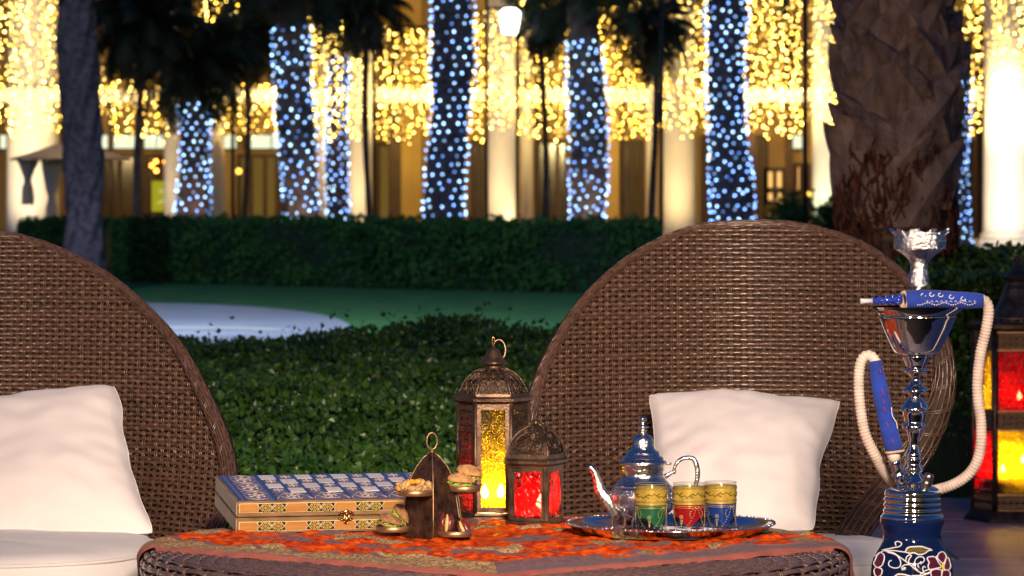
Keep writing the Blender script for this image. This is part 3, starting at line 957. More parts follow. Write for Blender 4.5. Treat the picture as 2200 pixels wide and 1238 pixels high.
def crown_mesh(nf, L, seed, droop=1.0, low=-0.5, leafn=34, wid=1.0):
    rg = np.random.default_rng(seed)
    parts = []
    for i in range(nf):
        az = 2.399963 * i + rg.uniform(-.3, .3)
        t = (i + .5) / nf
        el = 1.25 - t * (1.25 - low) + rg.uniform(-.15, .15)
        ll = L * rg.uniform(.8, 1.1)
        n_ = 14
        pt = np.zeros(3); pts = [pt.copy()]
        e = el
        for k_ in range(n_):
            st = ll / n_
            pt = pt + st * np.array([math.cos(e) * math.cos(az), math.cos(e) * math.sin(az), math.sin(e)])
            e -= droop * (0.05 + 0.17 * (k_ / n_)) 
            e = max(e, -1.5)
            pts.append(pt.copy())
        pts = np.array(pts)
        nr = np.tile(np.array([-math.sin(az) * 0, 0, 1.0]), (len(pts), 1)) + 1e-3
        parts.append(nstrand(pts, nr, 0.018 * L / 1.5, 0.012 * L / 1.5, 4))
        # leaflets
        u = np.linspace(0.12, 0.99, leafn)
        base = np.stack([np.interp(u * n_, np.arange(n_ + 1), pts[:, c_]) for c_ in range(3)], 1)
        tg = np.stack([np.interp(u * n_, np.arange(n_ + 1), np.gradient(pts[:, c_])) for c_ in range(3)], 1)
        tg /= np.linalg.norm(tg, axis=1)[:, None]
        side = np.cross(tg, [0, 0, 1.0]); side /= np.linalg.norm(side, axis=1)[:, None] + 1e-9
        for s in (-1, 1):
            d = side * s * 0.75 + tg * 0.6 + np.array([0, 0, -0.45]) + rg.normal(size=side.shape) * .1
            d /= np.linalg.norm(d, axis=1)[:, None]
            lf = (0.30 * L * np.sin(PI * np.clip(u, .08, .97)) ** .6)[:, None] * rg.uniform(.8, 1.1, (len(u), 1))
            tip = base + d * lf + np.array([0, 0, -.10]) * lf
            wv = tg * 0.016 * L * wid
            mid = (base + tip) / 2 + np.array([0, 0, 0.03]) * lf
            V = np.stack([base - wv * .5, base + wv * .5, mid + wv, tip, mid - wv], 1).reshape(-1, 3)
            b0 = np.arange(len(u))[:, None] * 5
            F = np.concatenate([b0 + np.array([[0, 1, 2, 4]]), b0 + np.array([[4, 2, 3, 3]])])
            F = F[:, :]
            parts.append((V, F[:len(u)]))
            V2 = np.stack([mid - wv, mid + wv, tip + wv * .08, tip - wv * .08], 1).reshape(-1, 3)
            b1 = np.arange(len(u))[:, None] * 4 + np.array([[0, 1, 2, 3]])
            parts.append((V2, b1))
    V, F = join(parts)
    return npmesh('crown', V, [F], [M['frond']], smooth=False)

BULB_ME = MB().ball((0, 0, 0), 1.0, n=6, m=4).mesh('bulb', M['bulb_blue'])
BULB_WARM = MB().ball((0, 0, 0), 1.0, n=6, m=4).mesh('bulb', M['bulb_warm'])

def palm(px_c, px_w, Y, trunk_top_py, label, crown=True, bark='trunk', L=2.2, nf=34, lean=0.0, low=-0.6, droop=1.0, seed=1, group='palms wound with blue lights', amp=.06):
    x_ = P(px_c, 0, Y).x
    r = px_w / 2 * Y / FPX
    ht = P(0, trunk_top_py, Y).z
    t = thing('palm_tree', label, 'palm tree', (x_, Y, 0), group=group)
    rough_trunk(ht, r, r * .92, lean=lean, seed=seed, amp=amp).build('trunk', M[bark], t)
    if crown:
        link('crown', crown_mesh(nf, L, seed, droop=droop, low=low), t, loc=(lean * ht, 0, ht - 0.05))
    return t, x_, r, ht

def wrap_lights(t, x_, Y, r, z0, z1, lean, label, pitch=0.155, row=0.098, bs=0.0155, jit=0.018, seed=0, tseed=0):
    rg = random.Random(seed)
    w = thing('string_lights', label, 'string lights', (x_, Y, z0), group='blue string lights wound round palm trunks')
    n_turn = max(7, round(2 * PI * r / pitch))
    N = int(n_turn * (z1 - z0) / row)
    cable = []
    k_ = 0
    mass = MB()
    for i in range(N):
        a = 2 * PI * (i % n_turn + .5 * ((i // n_turn) % 2)) / n_turn
        z_ = i * row / n_turn
        zw = z_ + z0
        rr = r * swell(zw, tseed) * 1.05 + .02
        xo = lean * zw + sway(zw, tseed)
        zz = z_ + rg.uniform(-jit, jit)
        if rg.random() < .04: continue
        aj = a + rg.uniform(-.13, .13) + .10 * math.sin(z_ * 3 + tseed)
        p = Vector((xo + rr * math.cos(aj), rr * math.sin(aj), zz))
        if i % 2 == 0:
            cable.append((xo + (rr - .012) * math.cos(a), (rr - .012) * math.sin(a), z_))
        # only what the trunk does not hide is seen from the garden side; the far side is wound too
        if math.sin(a) < 0.25 and k_ < 300:
            link('bulb', BULB_ME, w, loc=p, scale=(bs, bs, bs)); k_ += 1
        else:
            mass.ball(p, bs, n=5, m=3)
    if mass.v:
        o = mass.build('bulb_string', M['bulb_blue'], w); o['kind'] = 'stuff'
    MB().tube(cable, .004, n=3, cap=False).build('cable', M['wire'], w)
    return w

LIT = [  # centre px, width px, Y, trunk top py, lights from py, label, crown settings
    (415, 66, 60, 120, 212, 'short palm wound with blue lights under a low dark crown', dict(L=1.35, nf=54, low=-0.75, droop=.9, seed=3, lean=-0.010)),
    (643, 76, 55, -70, 52, 'stout palm wound with blue lights up to its bare brown neck', dict(L=1.5, nf=40, low=-0.2, seed=4, lean=-0.018)),
    (729, 44, 66, 40, 118, 'slimmest palm wound with blue lights behind the stout one', dict(L=.85, nf=40, low=-0.6, seed=5, lean=-0.006)),
    (956, 86, 55, -150, -40, 'tallest leaning palm wound with evenly spaced blue lights', dict(L=1.6, nf=30, low=-0.2, seed=6, lean=0.022)),
    (1260, 76, 56, -50, 88, 'palm wound with blue lights below a brown neck at the centre right', dict(L=1.45, nf=44, low=-0.25, seed=7, lean=-0.004)),
    (1571, 82, 55, -150, -40, 'palm wound with blue lights close to the large boot palm', dict(L=1.6, nf=30, low=-0.2, seed=8, lean=-0.012)),
    (2055, 60, 58, 90, 170, 'dim blue lit palm half hidden behind the boot palm', dict(L=.3, nf=14, low=0.2, seed=9, lean=0.0)),
]
for i, (pc_, pw, Y, tt, lt, lab, kw) in enumerate(LIT):
    lean = kw['lean']
    t, x_, r, ht = palm(pc_, pw, Y, tt, lab, bark='bark_dark' if i in (2, 3, 5) else 'trunk', **kw)
    z1 = min(P(0, lt, Y).z, ht)
    what = ['the short palm', 'the stout palm', 'the slimmest palm', 'the tallest leaning palm', 'the centre right palm', 'the palm beside the boot palm', 'the half hidden palm'][i]
    dens = [.96, .95, .85, 1.08, .94, .96, .8][i]
    wrap_lights(t, x_, Y, r, 0.45, z1, lean, 'blue string lights wound round ' + what, pitch=.152 * dens, row=.112 * dens, seed=i,
                jit=.016 if i == 3 else .036, bs=.0160 if i < 6 else .012, tseed=kw['seed'])
    if i in (0, 1, 4):
        add_light('palm_spot', 'SPOT', (x_ + .1, Y - 1.3, .5), 38, (1, .66, .4), size=.05, target=(x_, Y, 1.1), spot=R(60), blend=.9)
# crowns of palms whose trunks stay out of the picture's lights
palm(1404, 14, 60, 50, 'slim unlit palm with fronds drooping before the light curtain', L=.95, nf=44, low=-0.9, seed=21, group=None)
palm(1168, 14, 62, 40, 'slim unlit palm right of the lit lamp head', L=.72, nf=40, low=-1.0, seed=22, group=None)
palm(790, 14, 61, 10, 'slim unlit palm before the cream column left of the tallest blue palm', L=1.0, nf=40, low=-0.8, seed=23, group=None)
palm(300, 15, 57, 40, 'slim unlit palm with a broad crown near the left palm trunk', L=1.25, nf=54, low=-0.6, seed=24, group=None)
palm(528, 14, 63, 40, 'slim unlit palm filling the gap over the short blue palm', L=1.25, nf=54, low=-0.7, seed=25, group=None)
palm(172, 84, 44, -200, 'tall unlit palm with a dark rough trunk left of the hedge', L=1.7, nf=30, low=-0.1, seed=26, group=None, amp=.13, bark='bark_dark')
add_light('path_lamp', 'SPOT', (-5.5, 27, 6.0), 5200, (.46, .64, 1.0), size=.2, target=(-2.6, 36, 0), spot=R(95), blend=.8)
add_light('path_light', 'SPOT', (-4.6, 41.5, 0.3), 90, (.42, .5, 1.0), size=.1, target=(-5.07, 44, .4), spot=R(70), blend=1)

# ------------------------------------------------------------------ curtains of warm lights
def curtain(px0, px1, py_top, py_bot, Y, label, n, seed, ragged=14, dense=None):
    rg = random.Random(seed)
    xc = P((px0 + px1) / 2, 0, Y).x
    zt = P(0, py_top, Y).z
    t = thing('light_curtain', label, 'light curtain', (xc, Y, zt), group='curtains of warm fairy lights before the colonnade')
    sp = 8.6
    nst = int((px1 - px0) / sp)
    wires = MB(); mass = MB()
    cnt = 0
    items = []
    for s in range(nst):
        px = px0 + (s + .5) * sp + rg.uniform(-3, 3)
        bot = py_bot + rg.uniform(-ragged, ragged) - (14 if rg.random() < .25 else 0)
        yy = Y + rg.uniform(-.7, .7)
        x_ = P(px, 0, Y).x - xc
        zb = P(0, bot, Y).z - zt
        wires.tube([(x_, yy - Y, 0), (x_, yy - Y, zb)], .003, n=3, cap=False)
        py = py_top + rg.uniform(0, 10)
        while py < bot:
            items.append((x_ + rg.uniform(-.06, .06), yy - Y + rg.uniform(-.04, .04), P(0, py, Y).z - zt))
            py += rg.uniform(8, 20) * (0.66 if 175 < py < 225 else 1.0)
    rg.shuffle(items)
    for it in items:
        s = rg.uniform(.010, .019)
        if cnt < 300:
            link('bulb', BULB_WARM, t, loc=it, scale=(s, s, s)); cnt += 1
        else:
            mass.ball(it, s, n=5, m=3)
    if mass.v:
        o = mass.build('bulb_strand', M['bulb_warm'], t); o['kind'] = 'stuff'
    # a second, fainter layer of bulbs further in, added for golden glow
    deep = MB()
    for _ in range(int((px1 - px0) * (py_bot - py_top) / 260)):
        px = rg.uniform(px0, px1); py = rg.uniform(py_top, py_bot - 4)
        dy = rg.uniform(1.0, 2.4)
        deep.ball((P(px, 0, Y).x - xc, dy, P(0, py, Y).z - zt), rg.uniform(.012, .020), n=5, m=3)
    o = deep.build('faint_bulb_strand', M['bulb_mass'], t); o['kind'] = 'stuff'
    o = wires.build('wire', M['wire'], t)
    MB().box((0, 0, 0.02), ((px1 - px0) * Y / FPX, .03, .04)).build('hanging_bar', M['pole'], t)
CUR = [(-12, 128, -40, 288, 64, 'broad warm light curtain before the leftmost column', 0), (206, 240, 140, 250, 66, 'narrow warm light curtain beside the tall unlit trunk', 0),
       (238, 372, 172, 300, 67, 'low warm light curtain over the cream windows left of the short palm', 0), (425, 515, 205, 290, 67, 'low warm light curtain right of the short palm', 0),
       (515, 625, 180, 290, 66, 'low warm light curtain left of the stout palm', 0), (655, 742, 30, 300, 65, 'warm light curtain between the stout and slimmest palms', 0),
       (744, 802, 105, 300, 66, 'warm light curtain on the cream column right of the slimmest palm', 0), (806, 935, 60, 300, 64, 'warm light curtain left of the tallest blue palm', 0),
       (985, 1046, 30, 300, 65, 'warm light curtain right of the tallest blue palm', 0), (1048, 1112, 20, 282, 64, 'warm light curtain below the lit lamp head', 0),
       (1114, 1238, -20, 298, 65, 'warm light curtain left of the centre right palm', 0), (1282, 1420, -30, 302, 64, 'warm light curtain right of the centre right palm', 0),
       (1424, 1542, -40, 285, 65, 'warm light curtain before the yellow lit column', 0), (1590, 1732, -40, 290, 64, 'thick warm light curtain beside the boot palm', 0),
       (1740, 1818, -40, 268, 65, 'whitish warm light curtain touching the boot palm', 0), (2062, 2122, -40, 290, 64, 'warm light curtain right of the boot palm', 0),
       (2120, 2215, -40, 262, 63, 'warm light curtain before the white column on a plinth', 0),
       (228, 330, -10, 58, 62, 'small cluster of warm lights among the left palm crowns', 5), (432, 512, -30, 78, 62, 'small cluster of warm lights over the short palm', 5)]
for i, (a, b_, c, d_, Y, lab, n_) in enumerate(CUR):
    curtain(a, b_, c, d_, Y, lab, n_, 100 + i)

# ------------------------------------------------------------------ the great palm with old leaf bases
YP = 14.5
px_ = P(1925, 0, YP).x
rp_ = 118 * YP / FPX
bp_ = thing('boot_palm', 'thick palm trunk covered in old crossed leaf bases behind the right chair', 'palm tree', (px_, YP, 0))
MB().lathe([(rp_ * .88, 0), (rp_ * .86, .75), (rp_ * .80, .90), (rp_ * .86, 1.2), (rp_ * .95, 2.2), (rp_ * .95, 3.4)], n=32).build('trunk', M['trunk'], bp_)
add_light('palm_spot', 'SPOT', (px_ - .9, YP - 2.2, .9), 36, (1, .72, .55), size=.2, target=(px_, YP, 1.6), spot=R(70), blend=.9)  # added spot, unseen behind the chair, to brighten the leaf bases
# fibrous red brown band low on the trunk
fb = MB()
rg = random.Random(5)
for i in range(700):
    a = rg.uniform(0, 2 * PI); z_ = rg.uniform(.80, 1.26)
    r_ = rp_ * rg.uniform(.98, 1.10)
    l_ = rg.uniform(.04, .12)
    da = rg.uniform(-.25, .25)
    fb.tube([(r_ * math.cos(a), r_ * math.sin(a), z_ - l_ / 2), (r_ * 1.05 * math.cos(a + da * .5), r_ * 1.05 * math.sin(a + da * .5), z_), (r_ * 1.0 * math.cos(a + da), r_ * 1.0 * math.sin(a + da), z_ + l_ / 2)], rg.uniform(.003, .007), n=4)
o = fb.build('fibre', M['fibre'], bp_); o['kind'] = 'stuff'
def boot_mesh(s, kink):
    """old leaf base: a thick blade hugging the trunk, broad at the foot, its end cut off slantwise"""
    b = MB()
    n_ = 9
    vs, fs = [], []
    R0 = rp_ * .86
    for k_ in range(n_ + 1):
        u = k_ / n_
        w = .140 * (1 - u) ** .75 + .034 + .012 * math.sin(u * 9 + s)
        cx = kink * .24 * u ** 1.1
        z_ = .36 * u
        out = .030 + .038 * u ** 1.4
        th = .055 * (1 - .35 * u)
        for x_, o_, dz in ((-w, out * .4, 0), (-w * .55, out * .9, .015), (0, out + .020, .02), (w * .55, out * .9, .015), (w, out * .4, 0), (0, out - th, 0)):
            a = (cx + x_) / R0
            rad = R0 + o_
            cut = (-abs(x_) * .35 if k_ == n_ else 0)
            vs.append((rad * math.sin(a), -rad * math.cos(a), z_ + dz + cut))
    for k_ in range(n_):
        for i in range(6):
            j = (i + 1) % 6
            fs.append((k_ * 6 + j, k_ * 6 + i, (k_ + 1) * 6 + i, (k_ + 1) * 6 + j))
    fs.append(tuple(range(n_ * 6, n_ * 6 + 6)))
    b.add(vs, fs, smooth=False)
    return b.mesh('leaf_base', M['boot'])
bm_ = [boot_mesh(1, 1.0), boot_mesh(2, -1.05), boot_mesh(3, .75), boot_mesh(4, -.8)]
idx = 0
for rrow in range(14):
    z_ = 0.98 + rrow * 0.128
    for q in range(7):
        a = 2 * PI * (q + .5 * (rrow % 2)) / 7 + rg.uniform(-.13, .13) + .2
        link('leaf_base', bm_[(rrow % 2) + 2 * rg.randint(0, 1)], bp_, loc=(0, 0, z_ + rg.uniform(-.04, .04)), rot=(0, 0, a + PI / 2),
             scale=(rg.uniform(.95, 1.06),) * 2 + (rg.uniform(.8, 1.25),))

# ================================================================== WICKER CHAIRS
def wicker_chair(name, label, outline_l, outline_r, cx_px, Yf, pillowless=None, rim_r=None, group='round wicker chairs'):
    """outline_* : picture rows of the shell's rim, turned into real points on the curved shell"""
    def world(px, py):
        Y = 7.6
        for _ in range(12):
            q = P(px, py, Y)
            Y = Yf(q.x, q.z)
        return P(px, py, Y)
    Lp = [world(*q) for q in outline_l]
    Rp = [world(*q) for q in outline_r]
    zl = np.array([q.z for q in Lp][::-1]); xl_ = np.array([q.x for q in Lp][::-1])
    zr_ = np.array([q.z for q in Rp][::-1]); xr_ = np.array([q.x for q in Rp][::-1])
    ztop = max(zl[-1], zr_[-1]); zmin = max(zl[0], zr_[0])
    # smooth outline
    ol = spline([(q.x, q.z) for q in Lp], 200)
    orr = spline([(q.x, q.z) for q in Rp], 200)
    fxl = lambda z: float(np.interp(z, ol[::-1, 1], ol[::-1, 0]))
    fxr = lambda z: float(np.interp(z, orr[::-1, 1], orr[::-1, 0]))
    c = P(cx_px, 800, 7.6)
    base = Vector((c.x, 7.45, 0))
    t = thing(name, label, 'wicker chair', base, group=group)
    b0 = np.array(base)
    yv = np.vectorize(Yf)
    def surf(x, z, off):
        x = np.asarray(x, float); z = np.asarray(z, float)
        y = yv(x, z)
        e = 1e-3
        nx = (yv(x + e, z) - y) / e; nz = (yv(x, z + e) - y) / e
        n = np.stack([nx, -np.ones_like(y), nz], -1)
        n /= np.linalg.norm(n, axis=-1)[..., None]
        p = np.stack([x, y, z], -1) + n * np.asarray(off)[..., None]
        return p - b0, n
    PITCH, SP, A = 0.0093, 0.0136, 0.0017
    weave = bpy.data.objects.new('back_weave', None); COL.objects.link(weave); weave.parent = t
    weave['kind'] = 'thing'
    i = 0
    z = ztop - 0.010
    rg = np.random.default_rng(3)
    z0 = z
    while z > zmin + .004:
        a, b = fxl(z), fxr(z)
        if b - a > 0.03:
            k0, k1 = math.ceil((a + .003) / (SP / 4)), math.floor((b - .003) / (SP / 4))
            xs = np.arange(k0, k1 + 1) * SP / 4
            # the strand runs nearly straight and ducks only under every second stake
            du = np.abs(((xs / SP + i + 1) / 2 + .5) % 1 - .5) * 2
            off = 0.0006 + A * (1 - 2.0 * np.exp(-(du / .22) ** 2))
            wob = 0.0007 * np.sin(xs * 37 + i * 1.7) + 0.0006 * rg.normal() + .0004 * rg.normal(size=len(xs))
            p, n = surf(xs, z + wob, off)
            V, F = nstrand(p, n, 0.0038, 0.0028, 8)
            link('strand', npmesh('strand', V, [F], [M['wicker']]), weave)
        z -= PITCH; i += 1
    xa, xb = min(ol[:, 0]), max(orr[:, 0])
    zs_all = np.arange(0, (z0 - zmin) / (PITCH / 3)) * PITCH / 3
    for k_ in range(math.ceil(xa / SP), math.floor(xb / SP) + 1):
        x0 = k_ * SP
        zz = z0 - zs_all
        la = np.interp(zz, ol[::-1, 1], ol[::-1, 0]); lb = np.interp(zz, orr[::-1, 1], orr[::-1, 0])
        okm = (la + .004 < x0) & (lb - .004 > x0)
        if okm.sum() < 4: continue
        idxs = np.where(okm)[0]
        sl = slice(idxs[0], idxs[-1] + 1)
        zz = zz[sl]; rows = (z0 - zz) / PITCH
        ph = -np.cos(PI * (k_ + rows))
        off = 0.0016 + A * 1.35 * np.sign(ph) * np.abs(ph) ** .6
        ps = []
        for s in (-.0020, .0020):
            p, n = surf(np.full(len(zz), x0 + s), zz, off)
            ps.append(nstrand(p, n, 0.0015, 0.0014, 4))
        V, F = join(ps)
        link('stake', npmesh('stake', V, [F], [M['wicker_stake']]), weave)
    # dark sheet for the shade in the weave's gaps, and outer shell behind
    nz_, nx_ = 60, 40
    Zs = np.linspace(zmin, ztop - .004, nz_)
    for off, nm in ((-.0055, 'gap_shade'), (-.05, 'outer_shell')):
        Vv = []
        for z_ in Zs:
            a, b = fxl(z_), fxr(z_)
            xs = np.linspace(a, b, nx_)
            d = off if nm == 'gap_shade' else off * (1 - (2 * np.linspace(0, 1, nx_) - 1) ** 4) - .010
            p, n = surf(xs, np.full(nx_, z_), np.full(nx_, 1.0) * d)
            Vv.append(p)
        V = np.concatenate(Vv)
        i_, j_ = np.meshgrid(np.arange(nx_ - 1), np.arange(nz_ - 1))
        bb = (j_ * nx_ + i_).ravel()
        link(nm, npmesh(nm, V, [np.stack([bb, bb + 1, bb + nx_ + 1, bb + nx_], 1)], [M['wicker_dark']]), t)
    # rim: thick bound edge with long strands and cross ties
    full = np.vstack([ol[::-1], orr[1:]])
    full = spline(full[::8].tolist() + [full[-1].tolist()], 420)
    y = yv(full[:, 0], full[:, 1])
    pts = np.stack([full[:, 0], y, full[:, 1]], 1)
    tg = np.gradient(pts, axis=0); tg /= np.linalg.norm(tg, axis=1)[:, None]
    F3 = np.tile([0, -1.0, 0], (len(pts), 1))
    F3 = F3 - tg * (F3 * tg).sum(1)[:, None]; F3 /= np.linalg.norm(F3, axis=1)[:, None]
    O = np.cross(tg, F3)
    cen = np.array([c.x, 0, .6])
    sgn = np.sign(((pts - cen)[:, [0, 2]] * O[:, [0, 2]]).sum(1))
    O *= np.where(sgn == 0, 1, sgn)[:, None]
    rr = np.array([rim_r(pts[k_, 0] - c.x, pts[k_, 2]) for k_ in range(len(pts))])
    cenl = pts - b0 - O * rr[:, None] * 0.9
    def ringpt(k_, ang, extra=0.0):
        return cenl[k_] + (rr[k_] + extra) * (math.cos(ang) * O[k_] + .62 * math.sin(ang) * F3[k_])
    nk = 14
    V = np.stack([cenl + rr[:, None] * .93 * (math.cos(2 * PI * a / nk) * O + .62 * math.sin(2 * PI * a / nk) * F3) for a in range(nk)], 1).reshape(-1, 3)
    i = np.arange(len(pts) - 1)[:, None] * nk; j = np.arange(nk)[None, :]; j2 = (j + 1) % nk
    link('rim', npmesh('rim', V, [np.stack([i + j, i + nk + j, i + nk + j2, i + j2], -1).reshape(-1, 4)], [M['wicker_dark']]), t)
    rimw = bpy.data.objects.new('rim_weave', None); COL.objects.link(rimw); rimw.parent = t
    s_arc = np.concatenate([[0], np.cumsum(np.linalg.norm(np.diff(pts, axis=0), axis=1))])
    NS = 11
    for q in range(NS):
        ang = -0.9 + q * 4.6 / (NS - 1)
        dirv = math.cos(ang) * O + math.sin(ang) * F3
        wv = .0012 * np.sin(s_arc / .027 * PI + (q % 2) * PI)
        p = cenl + (rr + .0005 + wv)[:, None] * (math.cos(ang) * O + .62 * math.sin(ang) * F3)
        hw = float(np.clip(np.median(rr) * .20, .0026, .0045))
        V, F = nstrand(p, dirv, hw, .0016, 5)
        link('strand', npmesh('strand', V, [F], [M['wicker']]), rimw)
    ties = []
    total = s_arc[-1]
    nt_ = int(total / .027)
    for q in range(nt_):
        for dd in (-.0026, .0026):
            s_ = (q + .5) * .027 + dd
            k_ = int(np.interp(s_, s_arc, np.arange(len(s_arc))))
            k_ = min(max(k_, 1), len(pts) - 2)
            seg = []
            a0_ = -0.6 + 0.75 * (q % 2); 
            for w in range(6):
                an = a0_ + w * .42
                kk = min(len(pts) - 1, max(0, k_ + (w - 3)))
                seg.append(ringpt(kk, an, .0022))
            seg = np.array(seg)
            nr = seg - cenl[k_]
            ties.append(nstrand(seg, nr, .0017, .0011, 4))
    V, F = join(ties)
    o = link('tie', npmesh('tie', V, [F], [M['wicker']]), rimw); o['kind'] = 'stuff'
    # seat drum under the cushion
    xs = np.array([fxl(zmin + .01), fxr(zmin + .01)])
    w = (xs[1] - xs[0]) / 2
    mb = MB()
    prof = [(w * .80, 0.0), (w * .86, .12), (w * .95, .24), (w * .93, .285), (0.001, .286)]
    mb.lathe(prof, (xs.mean() - c.x, 0.0 - 0.05, 0), n=40)
    mb.build('base', M['wicker_dark'], t)
    return t

def Yf_right(x, z):
    dx = (x - 0.47) / .45
    s = min(1.0, max(0.0, .62 - z) / .4)
    return 7.72 + .16 * (z - .9) - .27 * dx * dx - 5.2 * max(0.0, .60 - z) ** 2
def Yf_left(x, z):
    dx = (x + 1.06) / .50
    return 7.66 + .16 * (z - .9) - .27 * dx * dx - 5.2 * max(0.0, .60 - z) ** 2

RL = [(1592, 475), (1500, 484), (1420, 512), (1345, 555), (1280, 610), (1225, 675), (1180, 750), (1150, 820), (1133, 890), (1128, 960), (1140, 1030), (1175, 1100), (1230, 1165), (1300, 1238)]
RR = [(1592, 475), (1690, 477), (1780, 495), (1860, 525), (1930, 575), (1990, 640), (2030, 715), (2048, 790), (2044, 860), (2022, 930), (1990, 990), (1945, 1050), (1890, 1112), (1850, 1170), (1808, 1240)]
LR = [(-40, 490), (60, 510), (150, 543), (240, 594), (320, 662), (390, 742), (440, 830), (475, 905), (497, 970), (505, 1030), (498, 1090), (470, 1150), (430, 1200), (390, 1240)]
LL = [(-40, 490), (-140, 506), (-240, 545), (-330, 600), (-410, 670), (-475, 750), (-525, 840), (-560, 930), (-575, 1010), (-570, 1080), (-540, 1150), (-500, 1200), (-460, 1240)]
wicker_chair('wicker_chair', 'round brown wicker chair behind the tea tray and the hookah', RL, RR, 1590, Yf_right,
             rim_r=lambda dx, z: .0062 + (.022 * max(0, min(1, (.95 - z) / .36)) ** 1.3 if dx > 0.05 else .003 * max(0, min(1, (1.0 - z) / .4))))
wicker_chair('wicker_chair', 'round brown wicker chair cut off by the left edge, behind the board game box', LL, LR, -30, Yf_left,
             rim_r=lambda dx, z: .0065 + .008 * max(0, min(1, (1.0 - z) / .5)) ** 1.4)

# ------------------------------------------------------------------ seat cushions and pillows
def pillow(name, label, corners, thick, m, seed=0, n=46, pinch=.06, group=None, wr=.0065, cat='pillow'):
    """corners: TL, TR, BR, BL world points"""
    TL, TR, BR, BL = [Vector(c) for c in corners]
    cen = (TL + TR + BR + BL) / 4
    nrm = (TR - TL).cross(BL - TL).normalized()
    if nrm.y > 0: nrm = -nrm
    vs, fs = [], []
    for side in (1, -1):
        for j in range(n + 1):
            v = j / n
            for i in range(n + 1):
                u = i / n
                a, b = 2 * u - 1, 2 * v - 1
                # edges bow inwards between the corners
                pa = a * (1 - pinch * (1 - b * b) * 1.0)
                pb = b * (1 - pinch * (1 - a * a) * 1.0)
                uu, vv = (pa + 1) / 2, (pb + 1) / 2
                p = TL * (1 - uu) * (1 - vv) + TR * uu * (1 - vv) + BR * uu * vv + BL * (1 - uu) * vv
                h = max(0, (1 - a ** 2)) ** .42 * max(0, (1 - b ** 2)) ** .42
                w = mnoise.noise(Vector((a * 1.7 + seed, b * 1.7, 3.1 * seed))) * wr * 1.6 + mnoise.noise(Vector((a * 4 + seed, b * 5, seed))) * wr * .6
                # puckers running in from the seams
                e = max(abs(a), abs(b))
                t_ = a if abs(b) > abs(a) else b
                w += .0028 * math.sin(t_ * 26 + seed) * max(0, (e - .72) / .28) * (1 - e) * 4
                ed = mnoise.noise(Vector((a * 2.3 + seed * 3, b * 2.3, 1.0))) * .009 * max(abs(a), abs(b)) ** 3
                rc = (min(abs(a), abs(b)) ** 12) * .007
                p = p + (cen - p).normalized() * (ed + rc)
                vs.append(p + nrm * side * (thick / 2 * h + w * min(1, h * 2)))
    m1 = (n + 1) * (n + 1)
    for s in range(2):
        for j in range(n):
            for i in range(n):
                q = s * m1 + j * (n + 1) + i
                f = (q, q + 1, q + n + 2, q + n + 1)
                fs.append(f if s == 1 else f[::-1])
    t = thing(name, label, cat, cen, group=group)
    vs = [v - cen for v in vs]
    MB().add(vs, fs, smooth=True).build('cover', m, t)
    # stitched seam round the edge
    sp = []
    for k_ in range(4 * n):
        s, r = divmod(k_, n)
        sp.append(vs[[r, r * (n + 1) + n, n * (n + 1) + n - r, (n - r) * (n + 1)][s]])
    MB().tube(sp, .0009, n=5, closed=True).build('seam', m, t)
    return t

pillow('pillow', 'plain white pillow leaning in the right wicker chair behind the tea glasses',
       [P(1392, 846, 7.50), P(1806, 862, 7.52), P(1748, 1140, 7.20), P(1404, 1150, 7.16)], .15, M['cotton'], seed=1)
pillow('pillow', 'plain white pillow leaning in the left wicker chair, its upper corner raised',
       [P(-190, 905, 7.45), P(252, 824, 7.40), P(330, 1146, 7.08), P(-150, 1200, 7.05)], .17, M['cotton'], seed=4)

def seat_cushion(label, cx, cy, rx, ry, z0, z1, name='seat_cushion', seed=0):
    t = thing(name, label, 'seat cushion', (cx, cy, z0))
    vs, fs = [], []
    n, prof = 64, [(0.0, 0), (.90, 0), (.97, .12), (1.0, .35), (1.0, .65), (.975, .86), (.93, .96), (.85, 1.0), (.6, 1.03), (.3, 1.05), (0.0, 1.06)]
    for r, h in prof:
        for i in range(n):
            a = 2 * PI * i / n
            e = 2.6
            c, s = math.cos(a), math.sin(a)
            q = (abs(c) ** e + abs(s) ** e) ** (-1 / e)
            w = .004 * mnoise.noise(Vector((c * 3 + seed, s * 3, h * 2)))
            vs.append((rx * r * q * c, ry * r * q * s, (z1 - z0) * h + w))
    for k_ in range(len(prof) - 1):
        for i in range(n):
            j = (i + 1) % n
            fs.append((k_ * n + i, k_ * n + j, (k_ + 1) * n + j, (k_ + 1) * n + i))
    MB().add(vs, fs, smooth=True).build('cover', M['cushion'], t)
    for h, r in ((.12, .972), (.88, .972)):
        pts = []
        for i in range(n):
            a = 2 * PI * i / n
            c, s = math.cos(a), math.sin(a)
            q = (abs(c) ** 2.6 + abs(s) ** 2.6) ** (-1 / 2.6)
            pts.append((rx * r * q * c, ry * r * q * s, (z1 - z0) * h))
        MB().tube(pts, .0035, n=6, closed=True).build('piping', M['cushion'], t)
    return t
seat_cushion('white seat cushion of the right wicker chair showing under the table edge', P(1600, 0, 7.2).x, 7.14, .345, .30, .29, .405, seed=3)
seat_cushion('white seat cushion of the left wicker chair below its pillow', P(-70, 0, 7.1).x, 6.92, .385, .36, .29, .432, seed=8)

